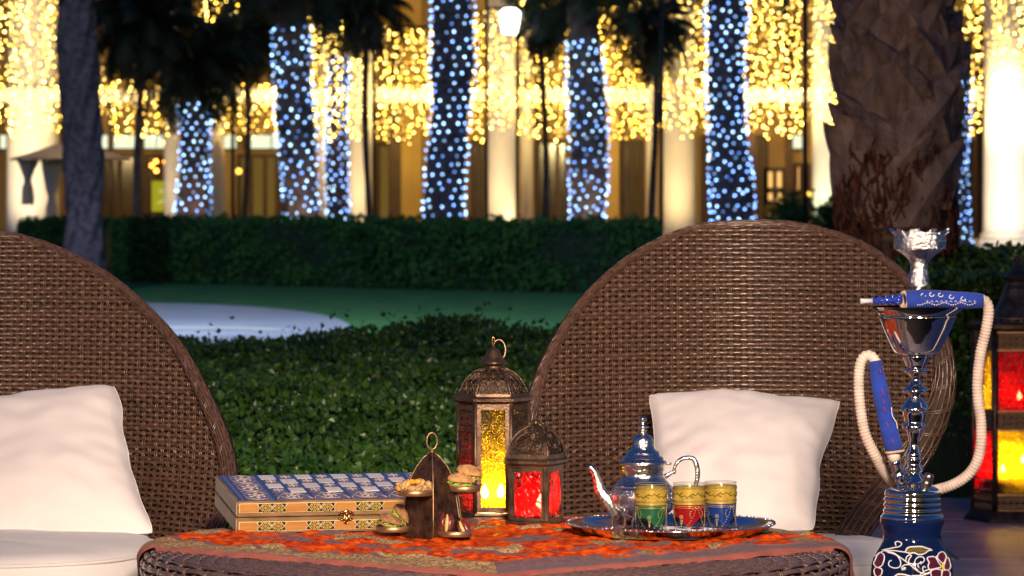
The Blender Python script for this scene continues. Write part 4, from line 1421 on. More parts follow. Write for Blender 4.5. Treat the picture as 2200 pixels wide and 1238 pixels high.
# ================================================================== TABLE
TX, TY, TR_, TZ = P(1062, 0, 6.5).x, 6.5, .607, .452
tbl = thing('wicker_table', 'low round dark wicker table under the orange cloth', 'table', (TX, TY, 0))
def tprof(s):
    """arc length s from r=.30 outwards over the rolled edge and under"""
    r_flat = TR_ - .024
    L1 = r_flat - .30
    if s < L1:
        return .30 + s, TZ, (0, 1)
    a = (s - L1) / .026
    if a < PI:
        return r_flat + .024 * math.sin(a), TZ - .026 + .026 * math.cos(a), (math.sin(a), math.cos(a))
    return r_flat - (s - L1 - .026 * PI), TZ - .052, (0, -1)
SMAX = TR_ - .024 - .30 + .026 * PI + .05
NST = 112
th = np.linspace(0, 2 * PI, NST * 4 + 1)
tw = bpy.data.objects.new('weave', None); COL.objects.link(tw); tw.parent = tbl
s = .10; i = 0
PT = .0134
while s < SMAX:
    r_, z_, (nr, nz) = tprof(s)
    du = np.abs(((th / (2 * PI) * NST + i + 1) / 2 + .5) % 1 - .5) * 2
    off = .0006 + .0026 * (1 - 2.0 * np.exp(-(du / .34) ** 2))
    p = np.stack([(r_ + nr * off) * np.cos(th), (r_ + nr * off) * np.sin(th), z_ + nz * off], 1)
    n = np.stack([nr * np.cos(th), nr * np.sin(th), np.full(len(th), nz)], 1)
    V, F = nstrand(p, n, .0054, .0021, 6)
    link('strand', npmesh('strand', V, [F], [M['wicker_table']]), tw)
    s += PT; i += 1
ss = np.arange(.10, SMAX - .004, PT / 3)
# spokes run aslant over the top, as the photo shows
for k_ in range(NST):
    ps = []
    for d in (-.0026, .0026):
        pts, nn = [], []
        for q, s_ in enumerate(ss):
            r_, z_, (nr, nz) = tprof(s_)
            tht = 2 * PI * k_ / NST + d / r_
            ph = -math.cos(PI * (k_ + (s_ - .10) / PT))
            off = .0031 * math.copysign(abs(ph) ** .7, ph)
            pts.append(((r_ + nr * off) * math.cos(tht), (r_ + nr * off) * math.sin(tht), z_ + nz * off))
            nn.append((nr * math.cos(tht), nr * math.sin(tht), nz))
        ps.append(nstrand(pts, nn, .0018, .0013, 4))
    V, F = join(ps)
    link('stake', npmesh('stake', V, [F], [M['wicker_table']]), tw)
b = MB()
b.lathe([(0.001, TZ - .006), (TR_ - .03, TZ - .006), (TR_ - .012, TZ - .014), (TR_ - .006, TZ - .026), (TR_ - .012, TZ - .04), (TR_ - .03, TZ - .048), (.001, TZ - .048)], n=72)
b.build('table_top', M['wicker_dark'], tbl)
b = MB()
b.lathe([(.24, 0), (.23, .05), (.17, .22), (.18, .36), (.24, TZ - .05)], n=40)
b.build('pedestal', M['wicker_dark'], tbl)

# ================================================================== TABLECLOTH
CX, CY = TX + .005, 6.60
HL = .478
CBOX = (P(700, 0, 6.9).x, 6.87)
def cloth_h(x, y):
    bx = (x - CBOX[0]); by = (y - CBOX[1])
    h = .022 * math.exp(-((by - .08) / .045) ** 2) * (1 if abs(bx) < .17 else math.exp(-((abs(bx) - .17) / .03) ** 2))
    return h
def build_cloth():
    N = 230
    vs, fs, mi = [], [], []
    rt = TR_ - .020
    for j in range(N + 1):
        for i in range(N + 1):
            a = -HL + 2 * HL * i / N
            b = -HL + 2 * HL * j / N
            # hem edge is not dead straight
            ea = 1 + .010 * math.sin(b * 13 + 1) + .006 * math.sin(b * 31)
            eb = 1 + .010 * math.sin(a * 12 + 2) + .006 * math.sin(a * 27)
            A_, B_ = a * ea, b * eb
            dx = (A_ - B_) / math.sqrt(2) * 1.15
            dy = (A_ + B_) / math.sqrt(2) * .95
            x = CX + dx - TX; y = CY + dy - TY
            r = math.hypot(x, y)
            e = HL - max(abs(a), abs(b))
            inn = min(1, max(0, (e - .075) / .03))
            q = Vector((a * 26, b * 26, 1.3))
            w = mnoise.noise(q) * .0050 * inn + abs(mnoise.noise(q * 2.1)) * .0050 * inn
            # crushed pleats
            w += .0034 * inn * math.sin((a * .5 + b) * 150 + 5 * mnoise.noise(Vector((a * 9, b * 9, 0)))) * (0.5 + 0.5 * mnoise.noise(Vector((a * 7, b * 7, 9))))
            w += .0022 * mnoise.noise(Vector((a * 11, b * 11, 5)))
            w += .006 * max(0, mnoise.noise(Vector((a * 5, b * 5, 7)))) + .0022 * math.sin((a + b) * 70 + 6 * mnoise.noise(Vector((a * 6, b * 6, 2)))) * (1 if e > .03 else .3)
            w += max(0, .012 - e) * .12 * math.sin((a - b) * 60)
            w -= (max(0, .020 - e) / .020) ** 1.5 * .0085
            z = TZ + .0105 + w + cloth_h(x + TX, y + TY)
            if r > rt:
                over = r - rt
                rad = .030
                an = min(over / rad, PI / 2)
                rest = max(0, over - rad * PI / 2)
                rr = rt + rad * math.sin(an) + .004
                ww = w * .8
                flare = .35 * rest + .012 * math.sin(math.atan2(y, x) * 30) * min(1, rest / .05)
                nx, ny = x / r, y / r
                R2 = rr + flare * .4 + ww
                zz = TZ + .0105 - rad * (1 - math.cos(an)) - rest * .96 + ww * .3
                vs.append((nx * R2 + TX - CX, ny * R2 + TY - CY, zz - TZ))
            else:
                vs.append((x + TX - CX, y + TY - CY, z - TZ))
    names = ['hem', 'brocade', 'mauve', 'velvet', 'brocade_gold']
    for j in range(N):
        for i in range(N):
            a = -HL + 2 * HL * (i + .5) / N
            b = -HL + 2 * HL * (j + .5) / N
            e = HL - max(abs(a), abs(b))
            o = j * (N + 1) + i
            fs.append((o, o + 1, o + N + 2, o + N + 1))
            left = (-b if abs(b) > abs(a) else -a)
            # front-left edge is a=-HL, front-right edge is b=-HL
            fl = a < 0 and abs(a) >= abs(b)
            fr = b < 0 and abs(b) > abs(a)
            along = b if abs(a) >= abs(b) else a
            if e < .0185: m_ = 0
            elif e < .088 + (.05 if (a < 0 and b < 0 and abs(a - b) < .22) else 0):
                m_ = 1 if (fl or (a > 0 and abs(a) >= abs(b)) ) else 2
                if fr and .010 < e < .088 and a > .30: m_ = 1 if e > .03 else 2
                if (fl and b < -.30): m_ = 1
                if (not fl and not fr): m_ = 1 if e > .03 else 2
            elif e < .097: m_ = 0 if fr else 2
            elif e < .125:
                cell = math.floor((along + .5) / .095)
                m_ = 4 if (cell % 2 == 0 and e > .099) else 3
                if m_ == 4: m_ = 10 + (0 if fl else 1 if fr else 2 if a > abs(b) else 3) * 20 + cell
                if fl: m_ = 3 if cell % 3 else 1
            elif e < .134 and fr: m_ = 2
            else:
                m_ = 3
                if abs(a - .02) < .05 and b < -.02 and b > -.09: m_ = 2
                if abs(e - .215) < .012: m_ = 2
                if abs(e - .30) < .03 and abs(math.floor((along + .5) / .13)) % 2 == 0: m_ = 1
            mi.append(m_)
    t = thing('tablecloth', 'crushed orange cloth with brocade borders and terracotta hem draped over the wicker table', 'tablecloth', (CX, CY, TZ))
    V = np.array(vs); F = np.array(fs); mi = np.array(mi)
    # hem and borders are sewn on pieces of their own
    for k_, (nm, ms) in enumerate([('centre_panel', ['velvet']), ('brocade_border', ['brocade']), ('mauve_border', ['mauve']), ('hem', ['hem'])]):
        sel = np.isin(mi, [names.index(x) for x in ms])
        f = F[sel]
        u, inv = np.unique(f, return_inverse=True)
        link(nm, npmesh(nm, V[u], [inv.reshape(f.shape)], [M[ms[0]]]), t)
    for k_ in np.unique(mi[mi >= 10]):
        f = F[mi == k_]
        u, inv = np.unique(f, return_inverse=True)
        link('gold_patch', npmesh('gold_patch', V[u], [inv.reshape(f.shape)], [M['brocade_gold']]), t)
build_cloth()
CZ = TZ + .0125

# ================================================================== BOARD GAME BOX
def hexagon(cx, cz, r, rot=0.0):
    return [(cx + r * math.cos(rot + PI / 3 * i), cz + r * math.sin(rot + PI / 3 * i)) for i in range(6)]
def star_inlay(r, cols, th=.0007):
    """six fold rosette of little triangles in a hexagon; lies in xz, proud towards -y"""
    b = MB()
    b.prism(hexagon(0, 0, r, 0), 0, -th * .6, 0)
    for i in range(6):
        a = PI / 3 * i
        for s, mi_, r0, r1, w in [(0, 1, .62, .95, .20), (PI / 6, 2, .52, .80, .22), (0, 3, .30, .60, .16), (PI / 6, 4, .22, .48, .13), (0, 2, .10, .30, .1)]:
            c_, s_ = math.cos(a + s), math.sin(a + s)
            def pt(rr, ww): return (r * (rr * c_ - ww * s_), r * (rr * s_ + ww * c_))
            b.prism([pt(r1, -w * .5), pt(r1, w * .5), pt((r0 + r1) / 2, w * .9), pt(r0, 0), pt((r0 + r1) / 2, -w * .9)], 0, -th, mi_)
    return b.mesh('star_inlay', [M[c] for c in cols])
STAR = star_inlay(.0088, ['inlay_yellow', 'inlay_black', 'inlay_green', 'inlay_black', 'inlay_red'])
def game_box():
    W, D, H = .395, .245, .0580
    yaw, tilt = R(13.5), R(6.8)
    A0 = P(509, 1147, 6.68)
    t = thing('board_game_box', 'inlaid wooden backgammon box with chequered lid lying closed on the orange cloth', 'game box', A0)
    t.rotation_euler = Euler((tilt, 0, yaw), 'XYZ')
    # local: x along the front, y to the back, z up; origin front left bottom corner
    h = H / 2
    t.rotation_mode = 'XYZ'
    for nm, z0 in (('lower_case', 0.0), ('lid', h + .0008)):
        b = MB()
        b.box((W / 2, D / 2, z0 + (h - .0008) / 2), (W, D, h - .0008), bev=.0012)
        case = b.build(nm, M['box_wood'], t)
        # end boards
        e = MB().box((-.0006, D / 2, z0 + h / 2), (.0022, D - .006, h - .006)); e.build('end_board', M['box_side'], case)
        e = MB().box((W + .0006, D / 2, z0 + h / 2), (.0022, D - .006, h - .006)); e.build('end_board', M['box_side'], case)
        # front marquetry strip
        f0, f1 = z0 + .0042 + (0.004 if z0 == 0 else .0075) * 0, z0 + h - .0042
        if z0 == 0: f1 -= .0035
        else: f0 += .0035
        fh = f1 - f0; zc = (f0 + f1) / 2
        MB().box((W / 2, -.0004, zc), (W - .006, .0010, fh)).build('inlay_border', M['inlay_cream'], case)
        per = .1085
        x = .0038
        wood0 = .040
        xs = .048
        r = fh * .50
        MB().box((.0208, -.0009, zc), (.0330, .0014, fh - .0022)).build('veneer', M['inlay_wood'], case)
        for g in range(4):
            gx = .0625 + g * .0885
            if gx + .026 > W: 
                break
            MB().box((gx, -.00075, zc), (.0490, .0012, fh - .0022)).build('veneer', M['inlay_black'], case)
            for s in (-1, 1):
                link('star_inlay', STAR, case, loc=(gx + s * .0118, -.0016, zc), scale=(fh * .52 / .0088, 1, fh * .52 / .0088))
                ln = MB()
                for q in (-1, 1):
                    cx_ = gx + s * .0118
                    ln.tube([(cx_ + q * .0105 - .0062, -.0019, zc - fh / 2 + .001), (cx_ + q * .0105 + .0062, -.0019, zc + fh / 2 - .001)], .0006, n=4)
                    ln.tube([(cx_ + q * .0105 + .0062, -.0019, zc - fh / 2 + .001), (cx_ + q * .0105 - .0062, -.0019, zc + fh / 2 - .001)], .0006, n=4)
                ln.build('inlay_line', M['inlay_cream'], case)
            x0 = gx + .0250; x1 = min(W - .0045, gx + .0885 - .0250)
            if x1 > x0 + .01:
                MB().box(((x0 + x1) / 2, -.0009, zc), (x1 - x0, .0014, fh - .0022)).build('veneer', M['inlay_wood'], case)
    # clasp
    cl = thing('clasp', None, None); cl.parent = t; cl.location = (.197, -.002, h)
    b = MB()
    for z_ in (.006, -.006):
        b.lathe([(.0001, 0), (.0058, 0), (.0062, .0008), (.005, .002), (.0001, .0025)], n=14, M=Matrix.Translation((0, 0, z_)) @ Matrix.Rotation(R(90), 4, 'X'))
        for s in (-1, 1):
            b.lathe([(.0001, 0), (.0030, 0), (.003, .001), (.0001, .0018)], n=10, M=Matrix.Translation((s * .008, 0, z_ * 1.1)) @ Matrix.Rotation(R(90), 4, 'X'))
            b.lathe([(.0001, 0), (.0022, 0), (.0022, .001), (.0001, .0016)], n=10, M=Matrix.Translation((s * .0125, 0, z_ * .75)) @ Matrix.Rotation(R(90), 4, 'X'))
    b.build('clasp_plate', M['brass'], cl)
    b = MB()
    b.tube([(-.0035, -.003, .007), (-.004, -.005, 0), (0, -.0065, -.005), (.004, -.005, 0), (.0035, -.003, .007)], .0013, n=7)
    b.tube([(.0045 * math.cos(a), -.004, -.009 + .0035 * math.sin(a)) for a in np.linspace(PI, 2 * PI, 9)], .001, n=6)
    b.ball((0, -.0045, .004), .0024)
    b.build('hook', M['brass'], cl)
    # decorated top of the lid
    lid = [o for o in t.children if o.name.startswith('lid')][0]
    zt = H
    MB().box((W / 2, D / 2, zt + .0003), (W - .006, D - .006, .0008)).build('lacquer_ground', M['lacquer_blue'], lid)
    z2 = zt + .0010
    # left and right margin panels, front band and back band
    def panel(x0, x1, y0, y1, m_, nm='inlay_panel', z=z2):
        return MB().box(((x0 + x1) / 2, (y0 + y1) / 2, z), (x1 - x0, y1 - y0, .0009)).build(nm, m_, lid)
    def topstar(cx_, cy_, sx, sy, me):
        return link('star_inlay', me, lid, loc=(cx_, cy_, z2 + .0004), rot=(R(-90), 0, 0), scale=(sx / .0088, 1, sy / .0088))
    SKY_STAR = star_inlay(.0088, ['lacquer_mauve', 'inlay_teal', 'pearl', 'inlay_rose', 'inlay_cream'])  # bluish set puts the sky's reflection into the star colours
    gx0, gx1 = .0727, .343
    gy0, gy1 = .072, .236
    panel(.008, .014, .006, D - .006, M['lacquer_mauve'])
    for (a, b_) in ((.018, gx0 - .006), (gx1 + .006, W - .010)):
        y_ = .008
        for q in range(3):
            y1_ = y_ + .074
            panel(a, b_, y_, y1_, M['lacquer_mauve'])
            topstar((a + b_) / 2, (y_ + y1_) / 2, (b_ - a) * .42, .028, SKY_STAR)
            ln = MB()
            ring = [(((a + b_) / 2) + (b_ - a) * .46 * math.cos(w), ((y_ + y1_) / 2) + .034 * math.sin(w), z2 + .0007) for w in np.linspace(0, 2 * PI, 24, endpoint=False)]
            ln.tube(ring, .0006, n=4, closed=True)
            ln.build('inlay_line', M['inlay_line'], lid)
            y_ = y1_ + .003
    cw = (gx1 - gx0) / 8
    for k_ in range(4):
        a = gx0 + k_ * cw * 2 + .002; b_ = a + cw * 2 - .004
        panel(a, b_, .008, gy0 - .006, M['lacquer_mauve'])
        topstar((a + b_) / 2, .037, cw * .5, .020, SKY_STAR)
        ln = MB()
        ln.tube([((a + b_) / 2 + cw * .72 * math.cos(w), .037 + .026 * math.sin(w), z2 + .0007) for w in np.linspace(0, 2 * PI, 6, endpoint=False)], .0007, n=4, closed=True)
        for s in (-1, 1):
            ln.tube([((a + b_) / 2 + s * cw * .95, .012, z2 + .0007), ((a + b_) / 2 + s * cw * .7, .037, z2 + .0007), ((a + b_) / 2 + s * cw * .95, .062, z2 + .0007)], .0007, n=4)
        ln.build('inlay_line', M['inlay_line'], lid)
    rh = (gy1 - gy0) / 4
    for r_ in range(4):
        for c_ in range(8):
            x0 = gx0 + c_ * cw + .0030; x1 = gx0 + (c_ + 1) * cw - .0030
            y0 = gy0 + r_ * rh + .0012; y1 = gy0 + (r_ + 1) * rh - .0012
            if (r_ + c_) % 2 == 1:
                panel(x0, x1, y0, y1, M['pearl'], 'pearl_square')
            else:
                panel(x0, x1, y0, y1, M['lacquer_mauve'], 'mosaic_square')
                topstar((x0 + x1) / 2, (y0 + y1) / 2, (x1 - x0) * .44, rh * .36, SKY_STAR)
    return t
game_box()

# ================================================================== SNACK STAND
def pyr(prof, n=4, a0=0.0, flat=.93):
    """n sided curved pyramid; prof of (corner radius, z)"""
    vs, fs = [], []
    for r, z in prof:
        for i in range(n):
            a = a0 + 2 * PI * i / n
            vs.append((r * math.cos(a), r * math.sin(a), z))
    for k_ in range(len(prof) - 1):
        for i in range(n):
            j = (i + 1) % n
            fs.append((k_ * n + i, k_ * n + j, (k_ + 1) * n + j, (k_ + 1) * n + i))
    fs.append(tuple(range(n - 1, -1, -1)))
    return vs, fs
YS = 6.60
SB = P(928, 1160, YS); SB.z = CZ
k = YS / FPX
st = thing('snack_stand', 'dark bronze pyramid stand with a ring handle and four small round plates', 'serving stand', SB)
hz = lambda py: (1160 - py) * k
prof = [(66 * k, 0), (62 * k, hz(1115)), (58 * k, hz(1080)), (53 * k, hz(1055)), (44 * k, hz(1028)), (32 * k, hz(1006)), (18 * k, hz(988)), (5 * k, hz(977))]
v, f = pyr(prof, 4, R(-90 + 4))
MB().add(v, f, smooth=False).build('body', M['sheet_iron'], st)
# bright wire bound along each corner
for q in range(4):
    a = R(-90 + 4) + q * PI / 2
    MB().tube([(r * math.cos(a), r * math.sin(a), z) for r, z in prof], .0011, n=6).build('edge_wire', M['antique_brass'], st)
MB().tube([(11 * k * math.cos(w), 3 * k * math.cos(w), hz(953) + 18 * k * math.sin(w)) for w in np.linspace(0, 2 * PI, 28, endpoint=False)], .0014, n=8, closed=True).build('ring_handle', M['antique_brass'], st)
MB().lathe([(.0001, 0), (.0028, .001), (.0028, .004), (.0012, .006), (.0001, .007)], n=12, c=(0, 0, hz(977) - .002)).build('collar', M['antique_brass'], st)
def plate(px, py, dy):
    b = MB()
    R_ = 37 * k
    b.lathe([(.0001, 0), (R_ - .001, 0), (R_, .001), (R_ + .0006, .010), (R_ - .0006, .0105), (R_ - .0012, .0018), (.0001, .0014)], n=40)
    loc = (P(px, py, YS).x - SB.x, dy, P(0, py, YS).z - SB.z)
    o = b.build('plate', M['antique_brass'], st, loc=loc)
    return SB + Vector(loc)
pl1 = plate(893, 1060, -.050)
pl2 = plate(996, 1056, .010)
pl3 = plate(844, 1142, .000)
pl4 = plate(979, 1148, -.040)

def lump(r, seed, sq=(1, 1, 1), amp=.25, n=14, m=9):
    vs, fs = [], []
    for a in range(m + 1):
        t = PI * a / m
        for i in range(n):
            w = 2 * PI * i / n
            d = Vector((math.sin(t) * math.cos(w), math.sin(t) * math.sin(w), math.cos(t)))
            rr = r * (1 + amp * mnoise.noise(d * 2.2 + Vector((seed, seed * 2, 0))))
            vs.append((d.x * rr * sq[0], d.y * rr * sq[1], d.z * rr * sq[2]))
    for a in range(m):
        for i in range(n):
            j = (i + 1) % n
            fs.append((a * n + i, (a + 1) * n + i, (a + 1) * n + j, a * n + j))
    return vs, fs
rg = random.Random(12)
nt = thing('walnut_half', '', None)
bpy.data.objects.remove(nt)
spots = [(-.027, -.004, .016), (-.020, -.012, .018), (-.006, -.018, .015), (.006, -.018, .014), (.015, -.014, .014), (.024, -.006, .018), (.018, .006, .016), (-.012, .006, .016), (.002, .004, .016), (.010, -.008, .022), (-.014, -.006, .024)]
for i, (a, b_, c_) in enumerate(spots):
    v, f = lump(.0085, i, (1.1, .9, .7), .9, 14, 9)
    o = MB().add(v, f, smooth=True).build('walnut', M['walnut'], None, loc=pl1 + Vector((a, b_, c_ - .002)), rot=(rg.uniform(-1, 1), rg.uniform(-1, 1), rg.uniform(0, 3)))
    tag(o, ['leftmost walnut sticking out over the upper left plate', 'pale walnut near the left rim of the upper left plate', 'crumpled walnut at the front of the upper left plate', 'walnut at the middle front of the upper left plate',
            'small walnut right of the middle of the upper left plate', 'large curved walnut at the right rim of the upper left plate', 'walnut behind the large curved one on the upper left plate', 'walnut at the back left of the upper left plate',
            'walnut in the back middle of the upper left plate', 'walnut lying on top of the front ones', 'walnut lying on top at the left, against the apricot stick'][i], 'walnut', 'walnuts on the upper left plate')
ap = [(-.013, -.014, .020, (0, -1.1, .2)), (-.004, -.008, .026, (0.2, .5, .9)), (.004, -.010, .027, (.3, 0, -.4)), (.013, -.004, .026, (0, .35, .3)), (-.028, 0, .021, (.1, .2, 1.2)), (-.022, -.010, .013, (0, .1, .3)), (.008, .004, .027, (.2, -.2, 1.4))]
for i, (a, b_, c_, r_) in enumerate(ap):
    v, f = lump(.0045, 30 + i, (2.3 if i in (0, 5) else 1.7, 1, 1), .3, 12, 8)
    o = MB().add(v, f, smooth=True).build('dried_apricot', M['apricot'], None, loc=pl1 + Vector((a, b_, c_ - .002)), rot=r_)
    tag(o, ['upright orange apricot stick between the walnuts', 'apricot piece lying on top left of the middle', 'apricot piece on top in the middle of the plate', 'apricot piece on top near the large curved walnut', 'apricot piece resting on the leftmost walnut',
            'flat apricot piece at the left front rim of the plate', 'apricot piece at the back of the heap'][i], 'dried apricot', 'apricot pieces on the upper left plate')

def sandwich(loc, rot, label, dark=False, s=1.0, seed=0):
    t = thing('sandwich', label, 'sandwich', loc, rot, group='small stuffed sandwiches on the stand')
    bm = M['bread_dark'] if dark else M['bread']
    def half(z0, h, amp):
        vs, fs = [], []
        n, m = 26, 7
        for a in range(m + 1):
            u = a / m
            for i in range(n):
                w = 2 * PI * i / n
                d = Vector((math.cos(w), math.sin(w), u * 2))
                rr = (.0235 * (1 - u ** 2.6)) * (1 + .07 * mnoise.noise(d * 1.5 + Vector((seed, 0, 0)))) + .0002
                vs.append((rr * s * math.cos(w), rr * s * .8 * math.sin(w), (z0 + h * u + .0012 * mnoise.noise(d * 3)) * s))
        for a in range(m):
            for i in range(n):
                j = (i + 1) % n
                fs.append((a * n + i, a * n + j, (a + 1) * n + j, (a + 1) * n + i))
        fs.append(tuple(range(n - 1, -1, -1)))
        return vs, fs
    v, f = half(.0100, .0130, 1)
    MB().add(v, f, smooth=True).build('bun_top', bm, t)
    v, f = half(0, -.0060, 1)
    MB().add(v, [tuple(reversed(q)) for q in f], smooth=True, M=Matrix.Translation((0, 0, .0040 * s))).build('bun_bottom', bm, t)
    rg = random.Random(seed)
    b = MB()
    for i in range(34):
        w = 2 * PI * i / 34 + rg.uniform(-.1, .1)
        r1 = .0245 * s * rg.uniform(.86, 1.05)
        z_ = (.0045 + rg.uniform(0, .0055)) * s
        b.tube([(r1 * .5 * math.cos(w), r1 * .4 * math.sin(w), z_), (r1 * .8 * math.cos(w + .12), r1 * .64 * math.sin(w + .12), z_ + rg.uniform(-.001, .002)), (r1 * math.cos(w + rg.uniform(-.1, .3)), r1 * .8 * math.sin(w + .2), z_ + rg.uniform(-.002, .002))], [.0022 * s, .0028 * s, .0012 * s], n=5, flat=.6)
    b.build('lettuce', M['lettuce'], t)
    b = MB()
    for q in range(3):
        w = -1.9 + q * .55
        b.lathe([(.0001, 0), (.0052 * s, 0), (.0052 * s, .0012), (.0001, .0014)], n=14, M=Matrix.Translation((.015 * s * math.cos(w), .0135 * s * math.sin(w), .0058 * s)) @ Matrix.Rotation(.7, 4, 'X'))
    b.build('cucumber_slice', M['cucumber'], t)
    MB().lathe([(.0001, .0035 * s), (.0215 * s, .0035 * s), (.0215 * s, .0052 * s), (.0001, .0055 * s)], n=22, M=Matrix.Scale(.8, 4, (0, 1, 0))).build('filling', M['ham'], t)
    return t
sandwich(pl2 + Vector((-.006, -.006, .008)), (R(8), R(5), R(15)), 'front sandwich on the upper right plate of the stand', s=1.12, seed=1)
sandwich(pl2 + Vector((.008, .006, .0235)), (R(10), R(14), R(-20)), 'rear sandwich lying on another on the upper right plate', s=1.02, seed=2)
sandwich(pl3 + Vector((-.006, -.007, .0085)), (R(10), R(16), R(10)), 'front sandwich with cucumber on the lower left plate', True, 1.05, seed=3)
sandwich(pl3 + Vector((.013, .006, .022)), (R(20), R(48), R(0)), 'dark sandwich tipped up behind another on the lower left plate', True, 1.02, seed=4)

def datef(loc, rot, label, s=1.0, seed=0, halves=False):
    t = thing('stuffed_date', label, 'stuffed date', loc, rot, group='stuffed dates on the lower right plate')
    for sd in (-1, 1):
        v, f = lump(.0098 * s, seed + sd, (.72, .95, 1.85), .22, 16, 12)
        MB().add(v, f, smooth=True, M=Matrix.Translation((sd * .0062 * s, 0, 0))).build('flesh', M['date'], t)
    v, f = lump(.0085 * s, seed + 9, (.42, 1.05, 1.95), .15, 14, 10)
    MB().add(v, f, smooth=True, M=Matrix.Translation((0, -.0035 * s, .001))).build('almond', M['almond'], t)
    return t
datef(pl4 + Vector((-.016, .002, .0205)), (R(-6), R(6), R(8)), 'taller stuffed date standing on the lower right plate', 1.05, 1)
datef(pl4 + Vector((.015, -.002, .013)), (R(-8), R(-30), R(-18)), 'lower stuffed date pierced by the toothpick', .86, 5)
a, b_ = P(987, 1112, 6.58), P(979, 1062, 6.60)
MB_ = MB().tube([a, a * .4 + b_ * .6, b_], [.0007, .0006, .0004], n=5)
tp = MB_.build('toothpick', M['wood_ring'])
tag(tp, 'thin toothpick stuck upright in the lower stuffed date', 'toothpick')

# ================================================================== LANTERNS ON THE TABLE
def ring_relief(b, cx, cz, r, w, y, mi=0, n=14, M_=None, a0=0, a1=2 * PI):
    pts = [(cx + r * math.cos(a0 + (a1 - a0) * i / n), y, cz + r * math.sin(a0 + (a1 - a0) * i / n)) for i in range(n + (0 if a1 - a0 > 6.2 else 1))]
    b.tube(pts, w, n=4, closed=(a1 - a0 > 6.2), M=M_, cap=False)
def filigree(w, h, cell, th=.0008, M_=None, b=None, clip=None):
    """open metalwork of overlapping rings and bars in the xz plane"""
    b = b or MB()
    nx = max(1, round(w / cell)); cx = w / nx
    nz = max(1, round(h / cx)); cz = h / nz
    for i in range(nx):
        for j in range(nz):
            x0, z0 = -w / 2 + (i + .5) * cx, (j + .5) * cz
            if clip and not clip(x0, z0): continue
            ring_relief(b, x0, z0, cx * .48, th, 0, n=10, M_=M_)
            for q in range(3):
                a = PI / 3 * q
                b.tube([(x0 - cx * .46 * math.cos(a), 0, z0 - cx * .46 * math.sin(a)), (x0 + cx * .46 * math.cos(a), 0, z0 + cx * .46 * math.sin(a))], th * .8, n=4, M=M_, cap=False)
            ring_relief(b, x0, z0, cx * .2, th * .9, 0, n=8, M_=M_)
    return b
def face_M(i, n, apo, a0):
    """frame of side i of an n sided prism: x along the side, -y outwards"""
    a = a0 + 2 * PI * i / n
    return Matrix.Rotation(a + PI / 2, 4, 'Z') @ Matrix.Translation((0, -apo, 0)), a
def candle(t, loc, r=.018, h=.02, power=1.2, col=(1, .60, .25)):
    c = link('candle', MB().lathe([(.0001, 0), (r, 0), (r, h), (r * .86, h + .0005), (r * .8, h - .002), (.0001, h - .003)], n=20).mesh('candle', M['wax']), t, loc=loc)
    fl = MB().lathe([(.0001, 0), (.0056, .004), (.0080, .010), (.0056, .018), (.0016, .026), (.0001, .029)], n=12).build('flame', M['flame'], c, loc=(0, 0, h - .001))
    l = add_light('candle_flame', 'POINT', (0, 0, 0), power, col, size=.006)
    l.parent = t; l.location = (loc[0], loc[1], loc[2] + h + .018)
    return c

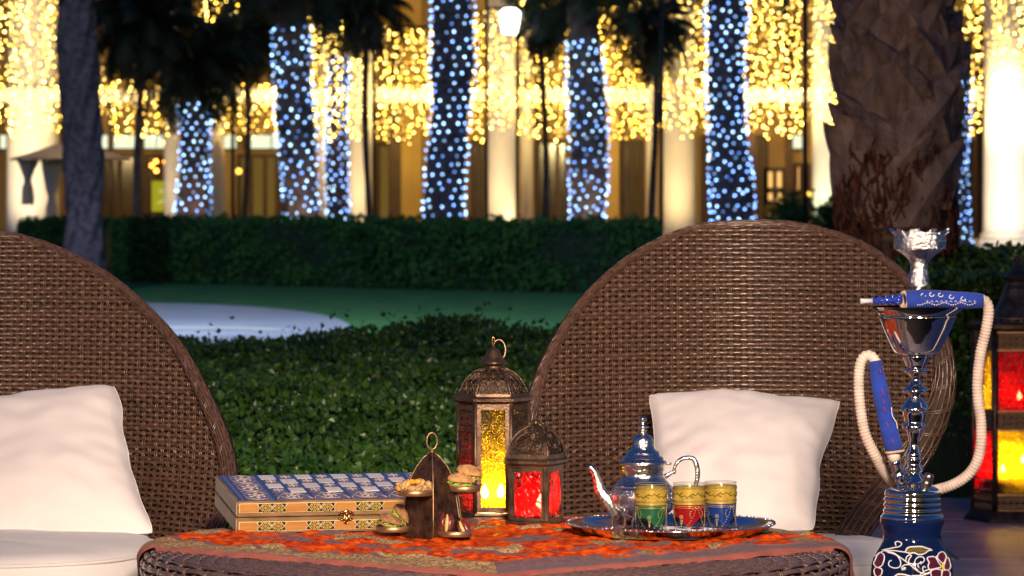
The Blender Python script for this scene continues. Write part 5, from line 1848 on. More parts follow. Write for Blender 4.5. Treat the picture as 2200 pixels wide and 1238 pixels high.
def big_lantern():
    Y = 7.03; k = Y / FPX
    B = P(1060, 1115, Y); B.z = CZ
    t = thing('lantern', 'tall six sided bronze lantern with lit yellow glass, standing behind the small one', 'lantern', B, (0, 0, 0))
    hz = lambda py: (1116 - py) * k
    r = 78 * k                      # circumradius
    apo = r * math.cos(PI / 6)
    H0, H1 = .012, hz(868)
    a0 = -PI / 2
    N = 6
    # base and eave
    def hexring(b, prof, sm=False):
        b.lathe(prof, n=6, a0=0, smooth=sm)
    b = MB(); hexring(b, [(.0001, 0), (r * 1.05, 0), (r * 1.05, .005), (r * 1.0, .008), (r * .99, H0), (.0001, H0)]); b.build('base', M['bronze'], t)
    b = MB(); hexring(b, [(r * .93, H1 - .004), (r * 1.0, H1), (r * 1.09, H1 + .003), (r * 1.10, H1 + .0085), (r * 1.04, H1 + .0115), (r * .98, H1 + .012)]); b.build('eave', M['bronze'], t)
    # corner posts
    for i in range(N):
        a = 2 * PI * i / N
        MB().tube([(r * .97 * math.cos(a), r * .97 * math.sin(a), H0), (r * .97 * math.cos(a), r * .97 * math.sin(a), H1)], .0042, n=6).build('post', M['bronze'], t)
    side = r
    for i in range(N):
        Mx, a = face_M(i, N, apo * .985, a0)
        w = side - .008
        if i in (0, 3, ):
            # door with a glass pane
            fr = MB()
            z0, z1 = H0 + .002, H1 - .002
            fw = .0075
            for s in (-1, 1):
                fr.box((s * (w / 2 - fw / 2), 0, (z0 + z1) / 2), (fw, .003, z1 - z0), M=Mx)
            fr.box((0, 0, z0 + fw * .55), (w - 2 * fw, .003, fw * 1.1), M=Mx); fr.box((0, 0, z1 - fw * .7), (w - 2 * fw, .003, fw * 1.4), M=Mx)
            d = fr.build('door', M['bronze'], t)
            g = MB().box((0, .0008, (z0 + z1) / 2), (w - 2 * fw + .002, .0016, z1 - z0 - fw * 2 + .002)).mesh('pane', M['glass_yellow'])
            o = link('pane', g, d); o.matrix_local = Mx
            if i == 0:
                pr = MB()   # flowers pressed in the glass
                for rz in range(5):
                    zc = z0 + .018 + rz * .041
                    for q in range(8):
                        an = PI / 4 * q
                        pr.tube([(.004 * math.cos(an), -.0008, zc + .004 * math.sin(an)), (.011 * math.cos(an + .25), -.0011, zc + .011 * math.sin(an + .25)), (.017 * math.cos(an), -.0008, zc + .017 * math.sin(an))], .0005, n=4, M=Mx)
                o = pr.build('pressed_flower', M['glass_yellow'], d); o['kind'] = 'stuff'
        else:
            b = filigree(w - .006, H1 - H0 - .006, .0125, .0010, M_=Mx @ Matrix.Translation((0, 0, H0 + .003)))
            for s in (-1, 1):
                b.box((s * (w / 2 - .0015), 0, (H0 + H1) / 2), (.003, .0024, H1 - H0), M=Mx)
            o = b.build('pierced_panel', M['bronze_dark'], t)
            g = MB().box((0, .004, (H0 + H1) / 2), (w - .004, .001, H1 - H0 - .004)).mesh('pane', M['glass_red'] if i in (5, 2) else M['glass_yellow'])
            o2 = link('pane', g, o); o2.matrix_local = Mx
    # domed roof of six curved pierced gores
    z_e = H1 + .012
    zt = hz(797)
    prof = [(77, 857), (73, 845), (66, 830), (56, 815), (43, 804), (28, 797), (22, 795)]
    prof = [(p * k, hz(q)) for p, q in prof]
    for i in range(N):
        vs, fs = [], []
        am = a0 + 2 * PI * i / N
        ribs = MB()
        for s in (-1,):
            pts = [(rr * math.cos(am + s * PI / 6), rr * math.sin(am + s * PI / 6), z_) for rr, z_ in prof]
            ribs.tube(pts, .0016, n=6)
        # band at the foot of the gore
        (r0, z0), (r1, z1) = prof[0], prof[1]
        vs = []
        for rr, z_ in (prof[0], ((r0 * .75 + r1 * .25), z0 * .3 + z1 * .7)):
            for s in (-1, 1):
                vs.append((rr * math.cos(am + s * PI / 6), rr * math.sin(am + s * PI / 6), z_))
        ribs.add(vs, [(0, 1, 3, 2)])
        ribs.build('roof_rib', M['bronze'], t)
        pg = MB()
        def sp(u, v):   # u across -1..1, v along the profile 0..1
            q = v * (len(prof) - 1); i0 = min(int(q), len(prof) - 2); fr_ = q - i0
            rr = prof[i0][0] * (1 - fr_) + prof[i0 + 1][0] * fr_
            z_ = prof[i0][1] * (1 - fr_) + prof[i0 + 1][1] * fr_
            a_, b_ = am - PI / 6, am + PI / 6
            w_ = (u + 1) / 2
            return (rr * (math.cos(a_) * (1 - w_) + math.cos(b_) * w_), rr * (math.sin(a_) * (1 - w_) + math.sin(b_) * w_), z_)
        for row, (v0, v1, nn) in enumerate([(.10, .42, 3), (.42, .70, 3), (.70, .95, 2)]):
            for q in range(nn):
                uc = -1 + (q + .5) * 2 / nn; du = .9 / nn; vc = (v0 + v1) / 2; dv = (v1 - v0) / 2
                pg.tube([sp(uc + du * math.cos(w_), vc + dv * math.sin(w_)) for w_ in np.linspace(0, 2 * PI, 12, endpoint=False)], .0009, n=4, closed=True)
                pg.tube([sp(uc + du * .4 * math.cos(w_), vc + dv * .4 * math.sin(w_)) for w_ in np.linspace(0, 2 * PI, 8, endpoint=False)], .0008, n=4, closed=True)
                for w_ in np.linspace(0, PI, 4, endpoint=False):
                    pg.tube([sp(uc + du * math.cos(w_), vc + dv * math.sin(w_)), sp(uc - du * math.cos(w_), vc - dv * math.sin(w_))], .0007, n=4, cap=False)
        pg.build('roof_panel', M['bronze'], t)
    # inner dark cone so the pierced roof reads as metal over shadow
    b = MB(); b.lathe([(77 * k * .90, hz(857)), (52 * k, hz(822)), (18 * k, hz(798))], n=6, a0=0, smooth=False, cap=False); b.build('roof_shadow', M['bronze_dark'], t)
    b = MB()
    b.lathe([(22, 797), (20, 793), (20, 789), (31, 787), (31, 784), (24, 778), (18, 768), (15, 758), (10, 754), (4, 752), (3, 746), (0.2, 744)][0:0] or [(p * k, hz(q)) for p, q in [(22, 797), (20, 793), (20, 789), (31, 787), (31.5, 784), (24, 778), (18, 768), (14, 758), (10, 754), (4, 752), (3.4, 746), (.2, 744)]], n=24)
    b.build('cap', M['bronze'], t)
    b = MB()
    b.tube([(2.6 * k * math.cos(w), 0, hz(738) + 9 * k * math.sin(w)) for w in np.linspace(0, 2 * PI, 14, endpoint=False)], .0014, n=6, closed=True)
    b.build('hook', M['brass'], t)
    b = MB()
    b.tube([((12 + 14 * math.cos(w)) * k, .004 * math.sin(w), hz(757) + 22 * k * math.sin(w)) for w in np.linspace(-.9, PI * 1.02, 20)], .0016, n=7)
    b.build('carrying_ring', M['antique_brass'], t)
    # little latch at the left
    b = MB()
    b.tube([(-r * .96, -.012, hz(950)), (-r * .96, -.012, hz(1005))], .0018, n=6)
    b.tube([(-r * 1.0, -.013, hz(990)), (-r * 1.14, -.014, hz(992)), (-r * 1.10, -.014, hz(984))], .0013, n=6)
    b.build('latch', M['bronze_dark'], t)
    candle(t, (-.016, -.004, H0 + .004), power=.5, r=.015)
    candle(t, (.014, -.010, H0 + .006), power=.8, r=.016)
    return t
big_lantern()

def small_lantern():
    Y = 6.88; k = Y / FPX
    B = P(1151, 1122, Y); B.z = CZ
    t = thing('lantern', 'small four sided bronze lantern with lit red glass beside the tea tray', 'lantern', B, (0, 0, R(-23)))
    # local square, front side faces -y
    hz = lambda py: (1126 - py) * k
    s = 92 * k; h = s / 2
    H0, H1 = hz(1116), hz(1001)
    MB().box((0, 0, H0 / 2), (s * 1.09, s * 1.09, H0), bev=.003).build('base', M['bronze'], t)
    for i in range(4):
        a = PI / 4 + PI / 2 * i
        q = h - .004
        MB().box((q * math.copysign(1, math.cos(a)), q * math.copysign(1, math.sin(a)), (H0 + H1) / 2), (.0080, .0080, H1 - H0 - .0004), bev=.0015).build('post', M['bronze'], t)
    b = MB(); b.box((0, 0, H1 + .0085), (s * 1.20, s * 1.20, .0135), bev=.0064); b.build('eave', M['bronze'], t)
    MB().box((0, 0, H1 + .0010), (s * 1.06, s * 1.06, .0035)).build('cornice', M['bronze'], t)
    for i in range(4):
        Mx = Matrix.Rotation(PI / 2 * i, 4, 'Z') @ Matrix.Translation((0, -h + .002, 0))
        w = s - .016
        fr = MB()
        fw = .005
        for q in (-1, 1):
            fr.box((q * (w / 2 - fw / 2), 0, (H0 + H1) / 2), (fw, .003, H1 - H0 - .002), M=Mx)
        fr.box((0, 0, H0 + fw * .5), (w - 2 * fw, .003, fw), M=Mx); fr.box((0, 0, H1 - fw * .9), (w - 2 * fw, .003, fw * 1.8), M=Mx)
        d = fr.build('door', M['bronze'], t)
        g = MB().box((0, .001, (H0 + H1) / 2), (w - 2 * fw + .001, .0016, H1 - H0 - 2 * fw - .002)).mesh('pane', M['glass_red'])
        o = link('pane', g, d); o.matrix_local = Mx
        orn = MB()
        zt, zb = H1 - fw * 1.8, H0 + fw
        xl, xr = -w / 2 + fw, w / 2 - fw
        for (cx_, cz_, r_) in [(xl + .006, zt - .004, .011), (xl + .014, zt - .010, .010), (xl + .004, zt - .018, .010)]:
            ring_relief(orn, cx_ + .004, cz_ - .004, r_ * .8, .0008, -.0022, n=16, M_=Mx)
        for (cx_, cz_, r_) in [(xr - .012, zb + .004, .012), (xr - .004, zb + .010, .010), (xr - .021, zb + .003, .009)]:
            ring_relief(orn, cx_, cz_, r_ * .85, .0008, -.0022, n=16, M_=Mx, a0=0, a1=PI)
        orn.build('ornament', M['bronze'], d)
    # four curved roof gores with a pierced rosette each
    prof = [(62, 984), (60, 968), (54, 952), (45, 938), (33, 926), (18, 917), (6, 913)]
    prof = [(p * k * .80, hz(q)) for p, q in prof]
    def sp(i, u, v):
        q = v * (len(prof) - 1); i0 = min(int(q), len(prof) - 2); f_ = q - i0
        e = prof[i0][0] * (1 - f_) + prof[i0 + 1][0] * f_
        z_ = prof[i0][1] * (1 - f_) + prof[i0 + 1][1] * f_
        return Matrix.Rotation(PI / 2 * i, 4, 'Z') @ Vector((u * e, -e, z_))
    for i in range(4):
        rib = MB(); rib.tube([sp(i, -1, v) for v in np.linspace(0, 1, 12)], .0018, n=6); rib.build('roof_rib', M['bronze'], t)
        g = MB()
        # frame plate: foot band and edges left solid
        nseg = 10
        for v0, v1 in [(0, .10)]:
            vs = [sp(i, -1, v0), sp(i, 1, v0), sp(i, 1, v1), sp(i, -1, v1)]
            g.add(vs, [(0, 1, 2, 3)])
        for s_ in (-1, 1):
            vs, fs = [], []
            for q in range(nseg + 1):
                v = .10 + .9 * q / nseg
                inn = .80 if v < .5 else .80 * (1 - (v - .5) * .9)
                vs += [sp(i, s_, v), sp(i, s_ * inn, v)]
                if q: fs.append((2 * q - 2, 2 * q - 1, 2 * q + 1, 2 * q))
            g.add(vs, fs)
        for q in range(12):
            w0 = 2 * PI * q / 12
            cu, cv = 0, .40
            def rp(rr, w_): return sp(i, cu + rr * .78 * math.cos(w_), min(.97, max(.1, cv + rr * .27 * math.sin(w_))))
            g.tube([rp(.28, w0), rp(.6, w0 - .2), rp(.9, w0), rp(.6, w0 + .2), rp(.28, w0)], .0010, n=4, cap=False)
        g.tube([sp(i, .21 * math.cos(w_), .40 + .075 * math.sin(w_)) for w_ in np.linspace(0, 2 * PI, 12, endpoint=False)], .0012, n=4, closed=True)
        g.tube([sp(i, .72 * math.cos(w_), .40 + .25 * math.sin(w_)) for w_ in np.linspace(0, 2 * PI, 20, endpoint=False)], .0010, n=4, closed=True)
        for (u_, v_, r_) in [(-.62, .17, .12), (.62, .17, .12), (-.5, .68, .12), (.5, .68, .12), (0, .80, .14)]:
            g.tube([sp(i, u_ + r_ * 1.2 * math.cos(w_), v_ + r_ * .5 * math.sin(w_)) for w_ in np.linspace(0, 2 * PI, 10, endpoint=False)], .0010, n=4, closed=True)
        g.build('roof_panel', M['bronze'], t)
    b = MB()
    vs, f = pyr([(p * 1.27, z) for p, z in prof], 4, PI / 4)
    b.add(vs, f[:-1]); b.build('roof_shadow', M['bronze_dark'], t)  # dark inner shell stands in for the shade under the pierced roof
    MB().ball((0, 0, hz(909)), .0055, n=14, m=8).build('finial', M['bronze'], t)
    MB().tube([(.013 * math.cos(w), .004, hz(911) + .010 * math.sin(w) - .002) for w in np.linspace(-.2, PI + .2, 14)], .0015, n=6).build('carrying_ring', M['bronze'], t)
    MB().tube([(h + .002, -h * .5, hz(1030)), (h + .002, -h * .5, hz(1085))], .0014, n=6).build('latch', M['bronze_dark'], t)
    candle(t, (.012, -.008, H0), power=.8, r=.017, col=(1, .5, .2))
    return t
small_lantern()

# ================================================================== TEA TRAY, POT AND GLASSES
YT = 6.68
kt = YT / FPX
TC = P(1440, 0, YT); TC.z = CZ + .001
tray = thing('tea_tray', 'round silver tray with a beaded rim holding the teapot and three glasses', 'tray', TC)
RT = 227 * kt
b = MB()
b.lathe([(.0001, .0), (RT * .80, 0), (RT * .86, .002), (RT * .93, .010), (RT * .985, .0165), (RT, .0175), (RT * .995, .0190), (RT * .975, .0185), (RT * .93, .0125), (RT * .86, .0045), (RT * .80, .0022), (.0001, .0022)], n=96)
b.build('dish', M['silver'], tray)
b = MB()
for i in range(120):
    a = 2 * PI * i / 120
    b.ball((RT * .985 * math.cos(a), RT * .985 * math.sin(a), .0193), .0022, n=6, m=4)
o = b.build('beading', M['silver'], tray); o['kind'] = 'stuff'
b = MB()
for rr in (.60, .635, .78):
    b.tube([(RT * rr * math.cos(a), RT * rr * math.sin(a), .0024) for a in np.linspace(0, 2 * PI, 64, endpoint=False)], .0006, n=4, closed=True)
for i in range(36):
    a = 2 * PI * i / 36
    for s in (-1, 1):
        b.tube([(RT * .64 * math.cos(a), RT * .64 * math.sin(a), .0024), (RT * .71 * math.cos(a + s * .07), RT * .71 * math.sin(a + s * .07), .0025), (RT * .775 * math.cos(a), RT * .775 * math.sin(a), .0024)], .0006, n=4)
b.build('engraving', M['silver_cut'], tray)
TZT = TC.z + .0026

def teapot():
    Y = 6.82; k = Y / FPX
    B = P(1381, 0, Y); B.z = TZT
    t = thing('teapot', 'engraved silver teapot with a tall domed lid and curved spout', 'teapot', B)
    hz = lambda py: (1134 - py) * k
    body = [(30, 1126), (44, 1118), (56, 1108), (66, 1095), (71, 1080), (71, 1068), (66, 1056), (57, 1044), (48, 1035), (44, 1029), (44, 1022), (47, 1014), (46, 1009), (49, 1004), (51, 1001)]
    cut = [(p * k, hz(q)) for p, q in body]
    MB().lathe([(.0001, hz(1127))] + cut + [(.0001, hz(1000))], n=56).build('body', M['pot_silver'], t)
    # chased band with arches and leaves standing proud of the belly
    rr_ = [c[0] for c in cut[::-1]]; zz_ = [c[1] for c in cut[::-1]]
    zs_ = np.array([c[1] for c in cut]); rs_ = np.array([c[0] for c in cut])
    def on(a, z, e=.0006):
        r = float(np.interp(z, zs_, rs_)) + e
        return (r * math.cos(a), r * math.sin(a), z)
    b = MB()
    zb, zt_ = hz(1112), hz(1050)
    for z in (zb, zt_, hz(1058)):
        b.tube([on(a, z) for a in np.linspace(0, 2 * PI, 48, endpoint=False)], .0010, n=4, closed=True)
    nA = 12
    for q in range(nA):
        a = 2 * PI * q / nA
        w = PI / nA * .86
        zc = hz(1078)
        b.tube([on(a - w, zc), on(a - w, hz(1068)), on(a - w * .6, hz(1061)), on(a, hz(1057)), on(a + w * .6, hz(1061)), on(a + w, hz(1068)), on(a + w, zc)], .0011, n=5)
        b.tube([on(a - w, zc), on(a + w, zc)], .0010, n=4)
        for u, v in ((-.45, 1067), (.0, 1064), (.45, 1067), (-.3, 1073), (.3, 1073)):
            b.ball(on(a + w * u, hz(v), .0004), .0017, n=6, m=4)
        for u in (-.8, -.4, 0, .4, .8):
            b.tube([on(a + w * u * .3, hz(1110)), on(a + w * u * .9, hz(1098)), on(a + w * u * 1.1, hz(1086))], [.0007, .0016, .0007], n=5)
        b.ball(on(a + w * 1.15, hz(1094), .0004), .0028, n=8, m=5)
    o = b.build('chased_relief', M['silver_cut'], t)
    lid = [(51, 1001), (52, 999), (50, 996.5), (45, 995), (44.5, 990), (41, 987), (37, 986), (36, 980), (33, 976), (28, 973.5), (25.5, 970), (23.5, 962), (22.5, 955), (20.5, 948), (17, 943), (12, 940.5), (9, 938)]
    l = MB().lathe([(p * k, hz(q)) for p, q in lid] + [(.0001, hz(937))], n=48).build('lid', M['pot_silver'], t)
    fin = [(9, 939), (6, 936), (6.5, 934), (9.5, 931), (7, 928), (6, 926), (12, 925), (13.5, 923.5), (6, 922), (4, 917), (5, 914), (4, 911), (8, 909), (8.5, 905.5), (6, 902.5), (.2, 901)]
    MB().lathe([(p * k, hz(q)) for p, q in fin], n=24).build('finial', M['pot_silver'], l)
    # spout
    sp = [(1330, 1103), (1318, 1092), (1303, 1078), (1291, 1063), (1285, 1046), (1281, 1030), (1275, 1017), (1265, 1008)]
    rad = [21, 19, 15.5, 12, 9.5, 8, 7, 6]
    pts = spline([((p - 1381) * k, -.004 * 0, hz(q), r_ * k) for (p, q), r_ in zip(sp, rad)], 26)
    MB().tube(pts[:, :3], list(pts[:, 3]), n=16, flat=.8, up=(0, 1, 0)).build('spout', M['pot_silver'], t)
    # handle with hinge bracket
    hd = [(1428, 1031), (1440, 1024), (1447, 1018), (1452, 1005), (1462, 994), (1476, 990), (1489, 992), (1496, 1004), (1499, 1022), (1497, 1042), (1489, 1064), (1474, 1082), (1456, 1092), (1444, 1092)]
    rad = [7, 5, 4, 4.5, 5.5, 5.5, 6, 6.5, 6.5, 6, 5.5, 5, 5.5, 7]
    pts = spline([((p - 1381) * k, 0, hz(q), r_ * k * .85) for (p, q), r_ in zip(hd, rad)], 44)
    MB().tube(pts[:, :3], list(pts[:, 3]), n=12, up=(0, 1, 0)).build('handle', M['pot_silver'], t)
    b = MB(); b.box(((1435 - 1381) * k, 0, hz(1003)), (.013, .006, .0045), bev=.0012); b.ball(((1448 - 1381) * k, 0, hz(1020)), .0045); b.build('hinge', M['pot_silver'], t)
    for q in range(4):
        a = PI / 4 + PI / 2 * q + .25
        b = MB()
        b.tube([(38 * k * math.cos(a), 38 * k * math.sin(a), hz(1117)), (45 * k * math.cos(a), 45 * k * math.sin(a), hz(1124)), (44 * k * math.cos(a), 44 * k * math.sin(a), .003), (48 * k * math.cos(a), 48 * k * math.sin(a), .0012)], [.0045, .003, .0022, .003], n=8)
        b.build('foot', M['pot_silver'], t)
teapot()

def tea_glass(px, py, Y, col, label, turn=0):
    k = Y / FPX
    B = P(px, 0, Y); B.z = TZT
    t = thing('tea_glass', label, 'tea glass', B, group='tea glasses on the silver tray')
    H = 106 * k
    r0, r1 = 32.5 * k, 34.3 * k
    f = lambda z: r0 + (r1 - r0) * z / H
    g = MB()
    g.lathe([(.0001, 0), (r0 - .0015, 0), (r0, .0015), (f(H * .5), H * .5), (r1, H - .001), (r1 - .0005, H), (r1 - .0014, H - .0008), (f(H * .5) - .0018, H * .5), (r0 - .003, .012), (r0 - .006, .009), (.0001, .0085)], n=48)
    g.build('glass_body', M['lead_glass'], t)
    def band(name, z0, z1, m, e=.0003, mats=None, shape=None):
        n = 64
        vs, fs = [], []
        for z in (0, 1):
            for i in range(n):
                a = 2 * PI * i / n
                zz = z1 if z else (shape(a) if shape else z0)
                r = f(zz) + e
                vs.append((r * math.cos(a), r * math.sin(a), zz))
        for i in range(n):
            j = (i + 1) % n
            fs.append((i, j, n + j, n + i))
        return MB().add(vs, fs, smooth=True).build(name, m, t)
    zg = H * .58
    band('gold_band', zg, H * .93, M['gold_print'])
    band('coloured_band', H * .25, zg - .0002, col, shape=lambda a: H * (.13 + .20 * abs(math.cos(1.5 * (a + turn))) ** 1.4))
    b = MB(); d = MB()
    def on(a, z, e=.0006): 
        r = f(z) + e
        return (r * math.cos(a), r * math.sin(a), z)
    for z in (zg, zg + .002, zg - .006, H * .925, H * .86, H * .66, H * .545):
        b.tube([on(a, z) for a in np.linspace(0, 2 * PI, 40, endpoint=False)], .00045, n=4, closed=True)
    # Greek key rows above and below the scroll
    for zc in (H * .893, H * .635):
        n = 26
        for i in range(n):
            a = 2 * PI * i / n; w = PI / n * .8; h_ = H * .022
            d.tube([on(a - w, zc - h_), on(a - w, zc + h_), on(a + w * .6, zc + h_), on(a + w * .6, zc - h_ * .2), on(a - w * .2, zc - h_ * .2)], .0005, n=4)
    # dark leafy scroll
    for i in range(9):
        a = 2 * PI * i / 9 + turn
        w = PI / 9
        zc = H * .765
        s = 1 if i % 2 else -1
        d.tube([on(a - w, zc), on(a - w * .5, zc + s * H * .045), on(a, zc), on(a + w * .5, zc - s * H * .03), on(a + w, zc)], [.0005, .0012, .0006, .0014, .0005], n=5)
        d.tube([on(a, zc), on(a + w * .3, zc + s * H * .035), on(a + w * .6, zc + s * H * .03)], [.0011, .0009, .0004], n=5)
        d.ball(on(a + w * .5, zc + s * H * .04), .0012, n=6, m=4)
    # gold swags of little leaves and pendant rosettes
    for q in range(3):
        a0 = 2 * PI * (q + .5) / 3 - turn + PI / 6
        for s in (-1, 1):
            for m_ in range(9):
                u = m_ / 8
                a = a0 + s * (.10 + .62 * u ** 1.5)
                z = H * (.52 - .40 * u ** .9)
                b.tube([on(a - .03, z - .0006), on(a, z + .0008), on(a + .03, z - .0006)], [.0004, .0009, .0004], n=4)
            for m_ in range(6):
                u = m_ / 5
                a = a0 + s * (.14 + .34 * math.sin(u * 2.2)); z = H * (.52 - .20 * u)
                b.tube([on(a - .028, z), on(a + .028, z + .0008)], .0007, n=4)
        ac = a0 + PI / 3
        for m_ in range(8):
            w = 2 * PI * m_ / 8
            b.ball(on(ac + .11 * math.cos(w), H * .33 + .0030 * math.sin(w)), .0008, n=6, m=4)
        b.ball(on(ac, H * .33), .0013, n=6, m=4)
        for m_ in range(5):
            b.tube([on(ac - .10 + .02 * m_, H * (.27 - .03 * m_)), on(ac, H * (.25 - .03 * m_)), on(ac + .10 - .02 * m_, H * (.27 - .03 * m_))], .0007, n=4)
        b.tube([on(a0 - .12, H * .52), on(a0, H * .49), on(a0 + .12, H * .52)], .0009, n=4)
    b.build('gold_tracery', M['gold_line'], t)
    d.build('dark_scroll', M['gold_dark'], t)
    b = MB(); b.tube([(r1 * math.cos(a), r1 * math.sin(a), H - .0003) for a in np.linspace(0, 2 * PI, 48, endpoint=False)], .0005, n=4, closed=True)
    b.build('rim', M['gold_line'], t)
tea_glass(1399, 1137, 6.655, M['print_green'], 'green and gold tea glass in front of the teapot', .15)
tea_glass(1480, 1136, 6.665, M['print_red'], 'red and gold tea glass between the green and the blue one', .55)
tea_glass(1548, 1132, 6.69, M['print_blue'], 'blue and gold tea glass at the right of the tray', .3)

# ================================================================== HOOKAH
def hookah():
    Y = 6.30; k = Y / FPX
    B = P(1959, 0, Y); B.z = .0275
    t = thing('hookah', 'silver hookah with a foil topped bowl and painted blue glass base', 'hookah', B)
    base_py = HZ + HC / k
    hz = lambda py: HC - (py - HZ) * k - .0275
    lean = lambda py: (np.interp(py, [480, 640, 900, 1100, 1240], [18, 14, 6, 1, 0])) * k
    def seg(name, prof, m, n=40, smooth=True):
        py = sum(q for _, q in prof) / len(prof)
        vs, fs = [], []
        for p, q in prof:
            for i in range(n):
                a = 2 * PI * i / n
                vs.append((lean(q) + p * k * math.cos(a), p * k * math.sin(a), hz(q)))
        for j in range(len(prof) - 1):
            for i in range(n):
                l = (i + 1) % n
                fs.append((j * n + i, j * n + l, (j + 1) * n + l, (j + 1) * n + i))
        fs.append(tuple(range(n))); fs.append(tuple(range(len(prof) * n - 1, (len(prof) - 1) * n - 1, -1)))
        fs = [tuple(reversed(f)) for f in fs]
        return MB().add(vs, fs, smooth=smooth).build(name, m, t)
    gp = [(64, 1108), (68, 1113), (69, 1122), (66, 1130), (62.5, 1140), (61.5, 1150), (63, 1160), (68, 1171), (76, 1184), (83, 1198), (86.5, 1214), (88, 1232), (87, 1260), (82, 1295), (72, 1335), (58, 1380), (48, 1430), (46, 1480), (52, 1540), (66, 1620), (80, 1700), (86, 1752), (80, base_py - .0275 / k - .5)]
    seg('glass_base', gp, M['blue_glass'], n=56)
    gy = np.array([q for _, q in gp]); gr = np.array([p for p, _ in gp])
    met = [(0.1, 1034), (22, 1034), (26, 1037), (36, 1043), (50, 1047), (58, 1052), (60.5, 1058), (61, 1063), (57, 1066), (61.5, 1070), (62, 1074), (58, 1078), (62, 1082), (62.5, 1086), (58.5, 1090), (62, 1094), (63, 1098), (61, 1101), (66, 1107), (68.5, 1110), (68, 1113), (62, 1116)]
    seg('metal_collar', met, M['chrome'])
    stem = [(8, 612), (11, 616), (12, 622), (9, 640), (10, 664), (10, 762), (22, 762), (30, 765), (29, 768), (27, 773), (22, 784), (18, 790), (19, 792), (26, 794.5), (26.5, 797), (24, 800), (15, 804), (10, 811), (9.5, 817), (13, 823), (15, 829), (24, 834), (28, 839), (26.5, 842.5), (17, 845.5), (13, 850), (13.5, 855), (19, 860), (23, 866), (28, 874), (33.5, 880.5), (31, 883), (26, 884.5), (24, 893), (21.5, 903), (20, 909), (25.5, 914), (26.5, 918), (24, 921.5), (17, 924), (15.5, 932), (13, 941), (11, 946), (11, 958), (14, 969), (18, 976), (18, 979), (16, 982), (19, 985), (19, 990), (16.5, 994), (18, 1000), (21, 1005), (22, 1009), (20, 1012), (17, 1014), (18, 1017), (21, 1020), (26, 1030), (31, 1040)]
    seg('stem', stem, M['chrome'], n=36)
    fun = [(102, 659), (103, 660.5), (84, 674), (84, 676.5), (82, 677.5), (84, 680), (83, 684), (80, 690), (74, 705), (67, 720), (59, 736), (52, 750), (47, 757), (40, 761), (22, 765), (18, 763), (40, 756), (60, 730), (78, 690), (81, 675), (100, 659)]
    seg('ash_funnel', fun, M['chrome'], n=56)
    # clay bowl wrapped in foil
    n = 60
    rg = random.Random(3)
    prof = [(21, 615), (22, 602), (21, 590), (18.5, 578), (20, 566), (25, 556), (38, 545), (49, 538), (53, 534), (54, 520), (53, 508), (53.5, 500)]
    vs, fs = [], []
    for p, q in prof:
        for i in range(n):
            a = 2 * PI * i / n
            cr = 1 + .045 * mnoise.noise(Vector((math.cos(a) * 3.5, math.sin(a) * 3.5, q * .12))) + .02 * mnoise.noise(Vector((math.cos(a) * 11, math.sin(a) * 11, q * .3)))
            vs.append((lean(q) + p * k * cr * math.cos(a), p * k * cr * math.sin(a), hz(q)))
    for j in range(len(prof) - 1):
        for i in range(n):
            l = (i + 1) % n
            fs.append((j * n + i, j * n + l, (j + 1) * n + l, (j + 1) * n + i))
    MB().add(vs, fs, smooth=False).build('bowl', M['foil'], t)
    # folded pleats of foil hanging over the rim, ragged at the top
    vs, fs = [], []
    n = 72
    for i in range(n):
        a = 2 * PI * i / n
        z = .5 + .5 * math.sin(a * 9 + 2 * mnoise.noise(Vector((math.cos(a) * 2, math.sin(a) * 2, 0))))
        top = 498 - 8 * z ** 2 + rg.uniform(-1, 1)
        flare = 54 + 5 * z + (8 if abs(math.sin(a)) < .18 else 0)
        for p, q in ((54.5 + 1.5 * z, 536), (55.5 + 1.6 * (1 - z), 520), (55, 505), (flare, top), (50, 503), (6, 506 + rg.uniform(-1, 1))):
            vs.append((lean(500) + p * k * math.cos(a), p * k * math.sin(a), hz(q)))
    for i in range(n):
        l = (i + 1) % n
        for j in range(5):
            fs.append((i * 6 + j, i * 6 + j + 1, l * 6 + j + 1, l * 6 + j))
    MB().add(vs, fs, smooth=False).build('foil_cap', M['foil'], t)
    # painted flowers on the vase
    def on(px, py, e=.0006):
        r = float(np.interp(py, gy, gr))
        x = max(-.995, min(.995, (px - 1960) / r))
        a = math.asin(x)
        rr = r * k + e
        return Vector((rr * math.sin(a), -rr * math.cos(a), hz(py)))
    zx = lambda X: 1780 + X / 4.798
    zy = lambda Yp: 980 + Yp / 4.798
    W = MB()
    def curve(pts, w=.0011):
        s = spline(pts, max(10, len(pts) * 5))
        W.tube([on(zx(a), zy(b_)) for a, b_ in s], w, n=5)
    curve([(770, 960), (650, 950), (560, 960), (500, 1010), (470, 1030)])
    curve([(545, 955), (640, 925), (710, 905), (730, 875), (700, 857), (670, 870), (675, 900)])
    curve([(560, 960), (640, 970), (720, 1020), (800, 1080), (870, 1140), (940, 1170), (1000, 1160), (1020, 1135)])
    curve([(590, 970), (670, 990), (710, 1050), (700, 1105), (650, 1120), (600, 1100), (600, 1060), (625, 1045)])
    curve([(760, 1050), (770, 1010), (800, 985), (820, 995), (800, 1020), (790, 1060), (830, 1075)])
    curve([(730, 1140), (720, 1110), (750, 1085), (800, 1080)]); curve([(760, 1110), (740, 1135)])
    curve([(880, 1140), (850, 1100), (850, 1050), (880, 1010), (930, 1005), (950, 1030), (930, 1060), (905, 1050)])
    curve([(890, 1110), (880, 1080), (900, 1065), (920, 1075)]); curve([(940, 1160), (930, 1120), (940, 1100), (960, 1110)])
    curve([(900, 1180), (960, 1140), (1020, 1130)]); curve([(870, 1238), (930, 1190), (1000, 1170)]); curve([(600, 1230), (660, 1200), (680, 1180), (740, 1180), (820, 1200), (860, 1210), (900, 1200)])
